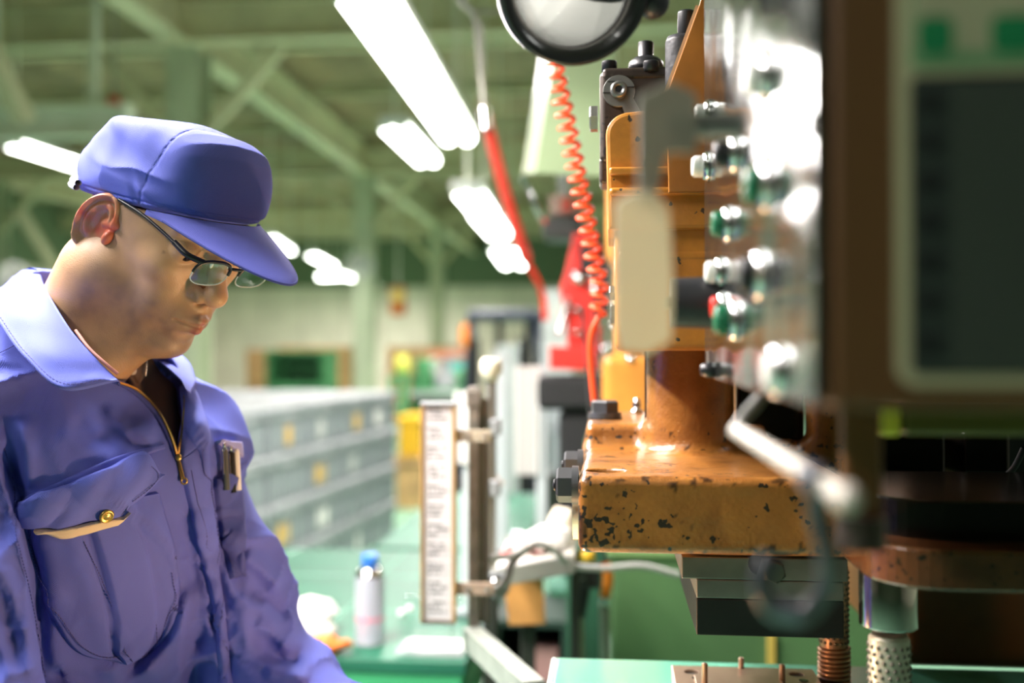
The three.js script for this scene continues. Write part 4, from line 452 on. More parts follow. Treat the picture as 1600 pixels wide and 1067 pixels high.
// control box, its steel panel with buttons, and the plate on its front
{ const d0 = 0.4, fc = at(1274, 640, d0), rr = at(1900, 640, d0), g = thing('control_box', 'blurred brown control box with a steel button panel on its side', 'control box', V(fc.x, fc.y, fc.z)); const W = rr.x - fc.x, H = 0.36, D = 0.47, t = 0.004;
  mesh('cabinet', box(W - t, H, D, W / 2 + t, H / 2, -D / 2, 0.004), std(0x5f3d1d, 0.5), g);
  mesh('side_panel', box(t, H - 0.002, D, t / 2 - 0.0005, H / 2, -D / 2 - 0.001, 0.001), std(0x747a78, 0.13, 0.92, { bumpMap: bumps(4, 3, 3), bumpScale: 0.004 }), g, 'polished steel button panel');
  const on = (px, py) => { const k = (1274 - 955) * d0 / (px - 955); const v = at(px, py, k).sub(g.position); return [v.y, v.z]; };
  const but = (px, py, r, h, m, n = 'push_button') => { const [y, z] = on(px, py); const ring = mesh('button_ring', along(lathe([[r * 0.8, 0.005], [r, 0.005], [r * 1.15, 0.002], [r * 1.15, 0], [0, 0]], 28), V(-1, 0, 0), V(0, y, z)), C.chrome, g); mesh(n, along(lathe([[0, h], [r * 0.6, h], [r * 0.8, h * 0.85], [r * 0.82, 0.002], [0, 0.002]], 28), V(-1, 0, 0), V(0, y, z)), m, ring); };
  const gr = std(0x1d6b49, 0.25), rd = std(0xc9352c, 0.25), bk = std(0x15171a, 0.3), wh = std(0xf0f0ea, 0.25);
  but(1200, 120, 0.011, 0.012, wh); but(1150, 240, 0.011, 0.014, bk); but(1200, 290, 0.012, 0.012, gr); but(1140, 350, 0.011, 0.012, gr); but(1190, 430, 0.012, 0.012, bk); but(1128, 425, 0.01, 0.012, wh); but(1132, 480, 0.01, 0.01, rd); but(1150, 500, 0.012, 0.014, gr); but(1110, 180, 0.011, 0.012, wh); but(1108, 260, 0.011, 0.014, wh); but(1220, 580, 0.011, 0.008, wh);
  { const [y, z] = on(1124, 473); mesh('black_selector', [along(cyl(0.0185, 0.0195, 0.034, 0, 0, 0, 32), V(-1, 0, 0), V(-0.018, y, z)), box(0.01, 0.008, 0.03, -0.036, y, z, 0.002)], P.cap, g); }
  { const [y, z] = on(1118, 578); mesh('panel_screw', along(lathe([[0, 0.012], [0.004, 0.011], [0.006, 0.006], [0.006, 0], [0, 0]]), V(-1, 0, 0), V(0, y, z)), P.cap, g); }
  // front plate: pale border, green marks above, dark table below
  const u = (px, py) => { const v = at(px, py, d0 - 0.002).sub(g.position); return [v.x, v.y]; };
  const rr2 = (x0, y0, x1, y1, r) => { const [a, b] = u(x0, y1), [c, e] = u(x1, y0), o = []; for (const [cx, cy, s] of [[c - r, e - r, 0], [a + r, e - r, 1], [a + r, b + r, 2], [c - r, b + r, 3]]) for (let i = 0; i <= 6; i++) { const t2 = (s + i / 6) * PI / 2; o.push([cx + r * cos(t2), cy + r * sin(t2)]); } return o; };
  const pl2 = mesh('plate_border', mv(prism(rr2(1398, -260, 1830, 604, 0.008), 0.0008), 0, 0, 0.0005), std(0xb3a98a, 0.5), g, 'pale rounded border of the front plate'); mesh('dark_table', mv(prism(rr2(1420, 122, 1810, 585, 0.003), 0.0006), 0, 0, 0.0014), std(0x2b3230, 0.5), pl2);
  for (let k = 0; k < 7; k++) mesh('table_row', mv(prism(rr2(1428, 150 + k * 62, 1470, 178 + k * 62, 0.002), 0.0005), 0, 0, 0.0021), std(0x14191a, 0.5), pl2);
  for (let k = 0; k < 14; k++) mesh('table_line', mv(prism(rr2(1482, 150 + k * 31, 1800, 162 + k * 31, 0.0004), 0.0004), 0, 0, 0.0021), std(0x4a4f47, 0.6), pl2);
  mesh('green_band', mv(prism(rr2(1420, -250, 1810, 108, 0.003), 0.0006), 0, 0, 0.0014), std(0x6f9a72, 0.5), pl2); mesh('cream_field', mv(prism(rr2(1424, -240, 1806, 86, 0.003), 0.0006), 0, 0, 0.0021), std(0xa8a488, 0.5), pl2); for (const [x0, x1] of [[1430, 1482], [1540, 1604], [1660, 1720]]) mesh('green_mark', mv(prism(rr2(x0, 32, x1, 88, 0.003), 0.0006), 0, 0, 0.0029), std(0x0f7a4c, 0.5), pl2);
  mesh('box_arm', box(0.05, 0.06, 0.128, W - 0.11, 0.1, -D - 0.0635, 0.004), P.body, g); }
// pale plastic guard in front of the orange head
{ const o = at(1005, 420, 0.48), g = thing('plastic_guard', 'milky plastic chip guard, strongly blurred in front of the orange head', 'guard', o), q = (x, y) => { const v = at(x, y, 0.48).sub(o); return [v.x, v.y]; }; const pm = std(0xf3ecd6, 0.4, 0, { transmission: 0.6, thickness: 0 });
  mesh('guard_sheet', prism([[962, 320], [985, 305], [1020, 305], [1040, 330], [1046, 430], [1044, 530], [1010, 548], [972, 545], [962, 500]].map(([x, y]) => q(x, y)).reverse(), 0.004, 0.001), pm, g); mesh('grey_strip', mv(prism([[1000, 150], [1048, 130], [1085, 150], [1085, 235], [1040, 235], [1022, 310], [1000, 310]].map(([x, y]) => q(x, y)).reverse(), 0.003, 0.001), 0, 0, -0.004), std(0x9d9a8c, 0.45, 0, { transmission: 0.55, thickness: 0 }), g); { const [x, y] = q(1062, 190); mesh('guard_arm', box(0.04, 0.012, 0.012, x + 0.012, y, -0.012, 0.003), P.steel, g); } }
// white rod with its collar, and the dark cable loop hanging from it
{ const A = at(1150, 672, 0.55), B = at(1322, 778, 0.385), g = thing('white_rod', 'white plastic rod slanting towards the lens, round tip lower right', 'rod', A), b = B.clone().sub(A); mesh('rod', rod(V(0, 0, 0), b, 0.0042, 20), std(0xbdb8ae, 0.45), g); mesh('tip', mv(new THREE.SphereGeometry(0.0058, 20, 14).scale(1, 1, 1.5), b.x, b.y, b.z), std(0xb5afa5, 0.45), g); mesh('collar', rod(b.clone().multiplyScalar(0.76), b.clone().multiplyScalar(0.84), 0.0066, 20), std(0x39404f, 0.3), g); mesh('rod_mount', tube([V(0, 0, 0), V(0.004, 0.004, -0.01), V(0.02, 0.02, -0.03), V(0.03, 0.04, -0.05)], 0.0035, 12), P.steel, g); }
{ const pts = [[1283, 745, 0.405], [1278, 800, 0.41], [1292, 860, 0.41], [1290, 920, 0.415], [1250, 962, 0.42], [1205, 950, 0.42], [1190, 905, 0.42], [1205, 868, 0.42]].map(([x, y, d]) => at(x, y, d)), g = thing('cable_loop', 'dark cable hanging from the white rod and ending in a loop', 'cable', pts[0]); mesh('cable', tube(pts.map((p) => p.clone().sub(pts[0])), 0.0042, 70, 12), std(0x2a2d33, 0.3, 0, { clearcoat: 0.6 }), g); const a = pts[4].clone().sub(pts[0]); mesh('painted_glint', tube([pts[4], pts[4].clone().lerp(pts[5], 0.35), pts[5]].map((p) => p.clone().sub(pts[0])), 0.0048, 16), std(0x7d8290, 0.2, 0.5), g); }  // the paler bluish stretch of the loop paints in its highlight
{ const g = thing('box_bracket', 'dark brown bracket blurred below the control box corner', 'bracket', at(1345, 640, 0.52)); mesh('strap', rot(box(0.02, 0.075, 0.01, 0, -0.03, 0, 0.004), 0, 0, 0.0), P.body, g); mesh('boss', rot(cyl(0.012, 0.012, 0.016, 0, -0.062, 0), 0).translate(0, 0, 0), P.iron, g); }
// work lamp at the top
{ const c = at(893, -22, 0.78), n = V(0.28, -0.42, 1).normalize(), g = thing('work_lamp', 'round black machine work lamp with a glass front, cut by the top edge', 'lamp', c); g.quaternion.setFromUnitVectors(V(0, 1, 0), n); const r = 0.058;
  mesh('housing', lathe([[0, -0.075], [0.02, -0.074], [0.035, -0.06], [r * 0.95, -0.02], [r, 0], [r, 0.012], [r - 0.004, 0.014], [r - 0.012, 0.008], [r - 0.013, 0.001], [r * 0.9, -0.016], [0.033, -0.056], [0, -0.07]], 56), std(0x1b1b1c, 0.35, 0, { clearcoat: 0.4 }), g); mesh('reflector', lathe([[r - 0.0135, 0.0], [r * 0.8, -0.014], [0.03, -0.036], [0.012, -0.048], [0, -0.05]], 48), std(0xa0a3a8, 0.24, 0.9), g); mesh('front_glass', lathe([[0, 0.0065], [r * 0.5, 0.0055], [r - 0.013, 0.003]], 48), C.glass, g); mesh('bulb', mv(new THREE.SphereGeometry(0.011, 20, 14), 0, -0.03, 0), std(0xffffff, 0.3, 0, { emissive: 0xfff2dc, emissiveIntensity: 0.7 }), g);
  const arm = at(1020, 4, 0.8).sub(c).applyQuaternion(g.quaternion.clone().invert()), e = at(1086, -60, 0.95).sub(c).applyQuaternion(g.quaternion.clone().invert()); mesh('arm', [rod(V(0, -0.06, 0), arm, 0.008), rod(arm, e, 0.008), mv(new THREE.SphereGeometry(0.013, 16, 12), arm.x, arm.y, arm.z)], P.cap, g);
  const l = new THREE.PointLight(0xfff0dd, 0.006); l.shadow.radius = 0.5; l.position.copy(c).addScaledVector(n, -0.03); l.name = 'work_lamp_light'; scene.add(l); }

// warm bench lamp below the frame: it lights the die, the guide posts and the jacket from beneath
{ const c = at(762, 1150, 0.95), g = thing('bench_lamp', 'small warm bench lamp standing below the picture edge', 'lamp', c); mesh('shade', lathe([[0.012, -0.05], [0.016, -0.045], [0.045, 0.0], [0.043, 0.001], [0.013, -0.044], [0.012, -0.05]], 36), std(0x2c5a44, 0.4), g); mesh('bulb', mv(new THREE.SphereGeometry(0.016, 20, 14), 0, -0.004, 0), std(0xffffff, 0.3, 0, { emissive: 0xffc890, emissiveIntensity: 10 }), g); mesh('stem', tube([V(0, -0.05, 0), V(-0.02, -0.12, 0.0), V(-0.13, -0.3, 0.02), V(-0.14, -c.y + 0.03, 0.02)], 0.007, 30), M.grey, g); mesh('base', cyl(0.09, 0.1, 0.03, -0.14, -c.y + 0.015, 0.02), M.grey, g);
  const l = new THREE.PointLight(0xffc08a, 0.6); l.shadow.radius = 0.8; l.position.copy(c).add(V(0, -0.004, 0)); l.name = 'bench_lamp_light'; scene.add(l); }

// ---------- the worker ----------
// Modelled in a frame whose x runs to the right of the picture, y up and z towards the lens, with the origin at the lens height.
const vp = (px, py, d) => [(px - 800) / FOCAL * d, (533.5 - py) / FOCAL * d, -d], VF = camera.matrixWorld;
const person = thing('person', 'worker in a blue work jacket, cap and glasses looking down at the press', 'person', V(...vp(120, 533, 1.1)).applyMatrix4(VF).setY(0));
const toPerson = new THREE.Matrix4().makeTranslation(-person.position.x, 0, -person.position.z).multiply(VF);
const bake = (g, m = new THREE.Matrix4()) => { g.applyMatrix4(toPerson.clone().multiply(m)); g.userData.ready = false; return g; };
// head frame: x forward out of the face, y up, z to his right
const TH = 0.6, HP = 0.62, HS = 0.92, hc = V(...vp(178, 360, 1.0)), HR = new THREE.Matrix4().makeRotationY(-TH).multiply(new THREE.Matrix4().makeRotationZ(-HP)).multiply(new THREE.Matrix4().makeScale(HS, HS, HS));
hc.sub(V(0.012, 0, 0.072).applyMatrix4(HR));
const HM = new THREE.Matrix4().makeTranslation(hc.x, hc.y, hc.z).multiply(HR), HI = HM.clone().invert(), hl = (px, py, d) => V(...vp(px, py, d)).applyMatrix4(HI).toArray();
const neckA = hl(168, 430, 1.06), neckB = hl(106, 575, 1.09), adam = hl(196, 560, 1.06);
const capPoly = [[-0.122, -0.022], [-0.117, 0.026], [-0.1, 0.064], [-0.068, 0.098], [-0.02, 0.124], [0.026, 0.1365], [0.048, 0.1365], [0.062, 0.125], [0.095, 0.066]];
const polyD = (x, y, P) => { let d = 1e9, s = 1; for (let i = 0, j = P.length - 1; i < P.length; j = i++) { const ex = P[j][0] - P[i][0], ey = P[j][1] - P[i][1], wx = x - P[i][0], wy = y - P[i][1], t = clamp((wx * ex + wy * ey) / (ex * ex + ey * ey), 0, 1); d = min(d, (wx - ex * t) ** 2 + (wy - ey * t) ** 2); const a = y >= P[i][1], b = y < P[j][1], c = ex * wy > ey * wx; if ((a && b && c) || (!a && !b && !c)) s = -s; } return s * sqrt(d); };
const capPlane = (x) => -0.022 + 0.395 * (x + 0.124);
function crown(x, y, z) {
  let d = polyD(x, y, capPoly); d = smax(d, (hypot((x + 0.012) / 0.112, z / 0.089) - 1) * 0.09, 0.016); d = smax(d, (hypot(max(y - 0.03, 0) / 0.128, z / 0.09) - 1) * 0.09, 0.03);
  return d;
}
function headF(x, y, z) {
  const s = abs(z);
  let d = sdEll(x, y, z, -0.016, 0.036, 0, 0.094, 0.086, 0.076);
  d = smin(d, sdEll(x, y, z, 0.032, -0.008, 0, 0.06, 0.085, 0.056), 0.03);
  d = smin(d, sdEll(x, y, z, 0.044, -0.062, 0, 0.043, 0.043, 0.042), 0.022);
  d = smin(d, sdCap(x, y, s, [0.006, -0.046, 0.048], [0.068, -0.099, 0.014], 0.017, 0.0145), 0.024);       // jaw
  d = smin(d, sdEll(x, y, z, 0.081, -0.097, 0, 0.0165, 0.0165, 0.02), 0.016);                              // chin
  d = smin(d, sdCap(x, y, s, [0.086, 0.043, 0.006], [0.073, 0.044, 0.044], 0.0095, 0.009), 0.014);         // brow
  d = smin(d, sdEll(x, y, s, 0.062, -0.004, 0.037, 0.02, 0.016, 0.018), 0.018);                            // cheekbone
  d = smin(d, sdEll(x, y, s, 0.066, -0.042, 0.025, 0.02, 0.028, 0.018), 0.02);                             // cheek
  d = smin(d, sdEll(x, y, z, 0.0885, -0.054, 0, 0.0205, 0.028, 0.025), 0.014);                              // muzzle
  const e = hypot(x - 0.098, (y - 0.024) * 1.1, s - 0.0325) - 0.0135; d = smax(d, -e, 0.014);              // socket
  const lid = hypot(x - 0.0765, y - 0.022, s - 0.0325) - 0.0142; d = smin(d, lid, 0.005);
  d = smax(d, -(sdCap(x, y, s, [0.0915, 0.0168, 0.0215], [0.0885, 0.0162, 0.0445], 0.0017, 0.0013)), 0.0022);
  d = smax(d, -sdCap(x, y, s, [0.0925, 0.03, 0.02], [0.0885, 0.031, 0.045], 0.001, 0.001), 0.003);          // lid fold
  let n = sdCap(x, y, z, [0.092, 0.03, 0], [0.113, -0.009, 0], 0.0082, 0.0108); n = smin(n, hypot(x - 0.1145, y + 0.0135, z) - 0.0118, 0.007); n = smin(n, sdEll(x, y, s, 0.1015, -0.0195, 0.0128, 0.012, 0.009, 0.0075), 0.005);
  n = smin(n, sdCap(x, y, z, [0.11, -0.022, 0], [0.098, -0.034, 0], 0.0045, 0.006), 0.005);
  d = smin(d, n, 0.009);
  d = smax(d, -sdEll(x, y, s, 0.1075, -0.0285, 0.0078, 0.0068, 0.005, 0.0036), 0.0025);                   // nostril
  d = smax(d, -hypot(x - 0.104, y + 0.021, s - 0.0218) + 0.0022, 0.006);                                    // wing crease
  const ul = sdCap(x, y, s, [0.109, -0.0475, 0.003], [0.0935, -0.0535, 0.0215], 0.0058, 0.0026), ll = sdCap(x, y, s, [0.108, -0.0595, 0], [0.0925, -0.0562, 0.0195], 0.0068, 0.0028); d = smin(d, ul, 0.004); d = smin(d, ll, 0.004);
  d = smax(d, -sdCap(x, y, s, [0.117, -0.053, 0], [0.0965, -0.0555, 0.0245], 0.0017, 0.0013), 0.002);      // lip line
  d = smax(d, -sdCap(x, y, z, [0.103, -0.0735, -0.012], [0.103, -0.0735, 0.012], 0.003, 0.003), 0.01);      // under the lower lip
  d = smin(d, sdCap(x, y, z, neckA, neckB, 0.054, 0.062), 0.03); d = smin(d, sdCap(x, y, s, [-0.02, -0.05, 0.05], [neckB[0] * 0.6 + 0.03, neckB[1] * 0.7, 0.03], 0.012, 0.014), 0.03);
  d = smin(d, sdCap(x, y, z, [0.04, -0.075, 0], [mix(neckB[0], 0.04, 0.25) + 0.03, neckB[1] * 0.8, neckB[2]], 0.03, 0.03), 0.035);
  const up = y - capPlane(x); if (up > 0) d = smax(d, crown(x, y, z) + 0.007, 0.004);
  return d;
}
const skinA = lin(0xb58d68), skinRed = lin(0xbf5a44), lipC = lin(0xa05d50), stub = lin(0x6b5a55), pale = lin(0xc6a27c);
function skinColour(x, y, z) {
  const s = abs(z); let c = mix3(skinA, pale, 0.35 * (noise(x * 40, y * 40, z * 40) * 0.5 + 0.5)); c = c.map((q) => q * (1 + 0.07 * fbm(x * 160, y * 160, z * 160, 2)));
  const beard = sstep(-0.028, -0.05, y) * sstep(0.0, 0.02, x) * sstep(0.16, 0.1, -y) * (0.5 + 0.5 * sstep(-0.35, 0.3, fbm(x * 55, y * 55, z * 55, 3))); c = mix3(c, stub, 0.62 * beard);
  const lip = min(sdCap(x, y, s, [0.1095, -0.0485, 0.0], [0.0935, -0.0542, 0.0215], 0.0054, 0.0026), sdCap(x, y, s, [0.1085, -0.0595, 0], [0.0925, -0.0562, 0.0195], 0.0064, 0.0026)); c = mix3(c, lipC, sstep(0.0012, -0.0006, lip));
  c = mix3(c, skinRed, 0.3 * sstep(0.02, 0.0, hypot(x - 0.11, y + 0.018, z)));
  const hair = sstep(0.0, 0.03, y) * sstep(0.045, 0.02, x) * sstep(0.05, 0.06, s) * 0.4; c = mix3(c, stub, hair);
  const mole = min(hypot(x - 0.055, y + 0.02, z - 0.062), hypot(x - 0.02, y + 0.055, z - 0.06), hypot(x - 0.07, y - 0.012, z - 0.05)); c = mix3(c, [0.12, 0.07, 0.05], 0.5 * sstep(0.0022, 0.0012, mole));
  return c;
}
function earF(x, y, z) { // x towards the face, y up, z outwards: a bowl with helix, antihelix, tragus and lobe
  const X = x + 0.008 - 0.12 * y, Y = y - 0.004, k = hypot(X / (X > 0 ? 0.0165 : 0.0185), Y / (Y < 0 ? 0.036 : 0.031)), rim = (k - 1) * 0.019, a = atan2(Y, X), g = (c, w) => exp(-(((k - c) / w) ** 2));
  const back = sstep(-0.75, -0.2, -a) + sstep(0.35, 0.9, a) , helix = a > -1.35 && a < 0.55 ? sstep(0.1, 0.55, a) : sstep(-1.2, -1.9, a) * 0.9 + (a > 0 ? 1 : 0) * sstep(0.1, 0.55, a) + (a < -1.9 ? 0.1 : 0);
  const anti = a > 0.9 || a < -2.0 ? 1 : a < 0 ? sstep(-1.1, -2.0, a) : sstep(0.4, 0.9, a), h = 0.0062 * min(1, helix) * g(0.9, 0.13) + 0.0048 * anti * g(0.56, 0.13) + 0.003 * sstep(-0.6, -0.9, Y / 0.036) + 0.0004;
  const zz = z - 0.002 - 0.45 * max(0, -X - 0.002) ; let d = smax(rim, max(zz - h, -zz - 0.0035), 0.0025) * 0.75;
  d = smin(d, sdEll(x, y, z, 0.0068, -0.003, 0.003, 0.0045, 0.0075, 0.0055), 0.003);
  d = smin(d, sdEll(x, y, z, -0.002, -0.029, 0.004, 0.0085, 0.01, 0.004), 0.005);
  d = smin(d, sdCap(x, y, z, [0.009, 0.014, 0.003], [-0.004, 0.004, 0.003], 0.0036, 0.0018), 0.004);
  return smin(d, sdEll(x, y, z, -0.002, 0.0, -0.005, 0.012, 0.022, 0.005), 0.004);
}
const earRed = lin(0xc8452f), earC = (x, y, z) => mix3(mix3(skinA, earRed, 0.85 * sstep(-0.026, -0.006, y) * (0.6 + 0.4 * noise(x * 150, y * 150, 2))), pale, 0.35 * sstep(0.024, 0.034, y));
{
  const head = meshField(headF, [-0.19, -0.26, -0.1], [0.128, 0.14, 0.1], 0.0026, skinColour), parts = [bake(head, HM)];
  for (const s of [1, -1]) { const e = meshField(earF, [-0.036, -0.044, -0.012], [0.018, 0.042, 0.028], 0.0013, earC); if (s < 0) { e.scale(1, 1, -1); const ix = e.index.array; for (let i = 0; i < ix.length; i += 3) { const t = ix[i]; ix[i] = ix[i + 1]; ix[i + 1] = t; } } e.applyMatrix4(new THREE.Matrix4().makeTranslation(-0.004, -0.009, s * 0.0675).multiply(new THREE.Matrix4().makeRotationZ(-0.18)).multiply(new THREE.Matrix4().makeRotationY(s * 0.16)).multiply(new THREE.Matrix4().makeScale(1.24, 1.24, 1.2))); parts.push(bake(e, HM)); }
  // hands: palm, four unequal bent fingers and a thumb, below the frame
  const hand = (W, T, side) => { const u = V().subVectors(T, W).normalize(), r = V().crossVectors(u, V(0, 1, 0)).normalize().multiplyScalar(side), dn = V(0, -1, 0), pt = (a, b, c) => W.clone().addScaledVector(u, a).addScaledVector(r, b).addScaledVector(dn, c).toArray(); const bones = [[pt(-0.06, 0, 0), pt(0.02, 0, 0.004), 0.027, 0.027]]; const L = [0.07, 0.078, 0.073, 0.058]; for (let i = 0; i < 4; i++) { const o = -0.03 + i * 0.02; bones.push([pt(0.02, o * 0.7, 0.004), pt(0.085, o, 0.008), 0.014, 0.011]); bones.push([pt(0.085, o, 0.008), pt(0.085 + L[i] * 0.5, o * 1.05, 0.022), 0.0095, 0.0088]); bones.push([pt(0.085 + L[i] * 0.5, o * 1.05, 0.022), pt(0.085 + L[i] * 0.85, o * 1.05, 0.05), 0.0088, 0.0075]); } bones.push([pt(0.02, -0.026, 0.01), pt(0.055, -0.058, 0.026), 0.014, 0.0115]); bones.push([pt(0.055, -0.058, 0.026), pt(0.088, -0.064, 0.044), 0.0112, 0.0088]);
    const F = (x, y, z) => { let d = 9; for (const [A, B, a, b] of bones) d = smin(d, sdCap(x, y, z, A, B, a, b), 0.006); return d; }; const lo = [9, 9, 9], hi = [-9, -9, -9]; for (const [A, B] of bones) for (const q of [A, B]) for (let i = 0; i < 3; i++) { lo[i] = min(lo[i], q[i] - 0.032); hi[i] = max(hi[i], q[i] + 0.032); } parts.push(bake(meshField(F, lo, hi, 0.004, () => skinA))); };
  hand(V(...vp(275, 1430, 0.86)), V(...vp(420, 1490, 0.88)), 1); hand(V(...vp(622, 1218, 1.06)), V(...vp(760, 1240, 1.04)), -1);
  mesh('body', parts, std(0xffffff, 0.42, 0, { vertexColors: true, bumpMap: bumps(60, 3, 30), bumpScale: 0.0003 }), person);
  for (const s of [1, -1]) { const e = mesh('eye', bake(mv(new THREE.SphereGeometry(0.0128, 28, 20), 0.0765, 0.0215, s * 0.0325), HM), std(0xe6ddd2, 0.15), person); mesh('iris', bake(along(lathe([[0, 0.0016], [0.003, 0.0013], [0.0056, 0], [0, 0]], 24), V(0.88, -0.42, 0), V(0.0765 + 0.0113, 0.0215 - 0.0054, s * 0.0325)), HM), std(0x1a0f0a, 0.1), e); }
}
// cap
function capF(x, y, z) {
  let d = crown(x, y, z); if (abs(d) < 0.02) { const a = atan2(z, x), up = y - capPlane(x);
    const side = sstep(0.07, 0.03, x); d -= side * 0.007 * ((1 - abs(noise(x * 12 + y * 22, y * 34 - x * 8, z * 10))) ** 3 - 0.35) * sstep(0.004, 0.03, up) * sstep(0.11, 0.08, y); d += 0.0014 * noise(x * 40 + 20 * y, y * 34, z * 26) * sstep(0.004, 0.02, up); d -= 0.0022 * exp(-(((abs(a) - 1.15) / 0.16) ** 2)) * sin(y * 210 + 5 * noise(x * 30, y * 40, 2)) * sstep(0.09, 0.06, y) * sstep(0.0, 0.02, up);
    const seam = abs(abs(a) - 1.15); d += 0.0011 * exp(-((seam / 0.02) ** 2)) * (0.8 + 0.3 * sin(y * 700)); d += 0.0014 * exp(-((abs(up - 0.009) / 0.0012) ** 2)); d += 0.0013 * exp(-(((y - 0.139 + 0.12 * abs(z)) / 0.0016) ** 2)) * sstep(0.03, 0.06, x);
  }
  return max(smax(d, capPlane(x) - y, 0.002), -(crown(x, y, z) + 0.0085));
}
const cloth = (c, rep = 60) => std(c, 0.82, 0, { bumpMap: twill, bumpScale: 0.00035, sheen: 0.25, sheenRoughness: 0.5, sheenColor: new THREE.Color(0x8f93d6) });
const twill = tex(128, (u, v) => [0.5 + 0.35 * sin((u * 16 + v * 16) * 2 * PI) * (0.8 + 0.2 * sin(v * 40 * 2 * PI)) + 0.15 * noise(u * 60, v * 60, 2)], false, 40);
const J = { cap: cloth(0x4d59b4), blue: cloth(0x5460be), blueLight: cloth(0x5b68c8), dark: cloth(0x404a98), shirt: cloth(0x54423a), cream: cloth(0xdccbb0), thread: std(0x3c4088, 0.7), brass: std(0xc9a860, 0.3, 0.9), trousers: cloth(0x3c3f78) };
{
  const cap = new THREE.Group(); cap.name = 'cap'; person.add(cap);
  mesh('crown', bake(meshField(capF, [-0.13, -0.03, -0.1], [0.13, 0.16, 0.1], 0.0022), HM), J.cap, cap);
  // brim: a curved stiff sheet from the front band to its outer edge
  const A = (t) => { const f = t * 1.03; return V(0.0955 * cos(f), capPlane(0.0955 * cos(f)) + 0.002, 0.0865 * sin(f)); }, O = (t) => { const a = A(t), k = cos(t * PI / 2) ** 1.05; return V(a.x + 0.104 * k, a.y - 0.006 * k - 0.006 * t * t * k, a.z * (1 - 0.04 * k)); };
  const n = 56, m = 12, pos = [], idx = []; for (let layer = 0; layer < 2; layer++) for (let i = 0; i <= n; i++) for (let j = 0; j <= m; j++) { const t = i / n * 2 - 1, a = A(t), o = O(t), u = j / m, p = a.clone().lerp(o, u); p.y += 0.002 * sin(u * PI) - 0.006 * t * t * sin(u * PI) - (layer ? 0.0018 : 0); pos.push(p.x, p.y, p.z); }
  const S = (n + 1) * (m + 1), q = (l, i, j) => l * S + i * (m + 1) + j; for (let i = 0; i < n; i++) { for (let j = 0; j < m; j++) { idx.push(q(0, i, j), q(0, i, j + 1), q(0, i + 1, j), q(0, i + 1, j), q(0, i, j + 1), q(0, i + 1, j + 1)); idx.push(q(1, i, j), q(1, i + 1, j), q(1, i, j + 1), q(1, i + 1, j), q(1, i + 1, j + 1), q(1, i, j + 1)); } idx.push(q(0, i, m), q(1, i, m), q(0, i + 1, m), q(0, i + 1, m), q(1, i, m), q(1, i + 1, m)); }
  const g = new THREE.BufferGeometry(); g.setAttribute('position', new THREE.Float32BufferAttribute(pos, 3)); g.setIndex(idx); g.computeVertexNormals(); mesh('brim', bake(g, HM), cloth(0x5f66c2), cap);
  mesh('brim_edge', bake(tube(Array.from({ length: 25 }, (_, i) => O(i / 12.5 * 0.98 - 0.98).add(V(0, -0.0009, 0))), 0.0013, 90, 7), HM), J.dark, cap);
  const strap = (t0, t1, up, r) => tube(Array.from({ length: 17 }, (_, i) => { const f = PI + mix(t0, t1, i / 16), x = -0.01 + 0.116 * cos(f), y = capPlane(x) + up; return V(x - 0.001, y, 0.0925 * sin(f)); }), r, 48, 8);
  mesh('adjuster_strap', bake(join([strap(-1.2, 0.9, 0.006, 0.0036), strap(-1.2, 0.9, 0.0115, 0.0036)]), HM), std(0xe9e9f0, 0.35), cap, 'white plastic adjuster strap');
}
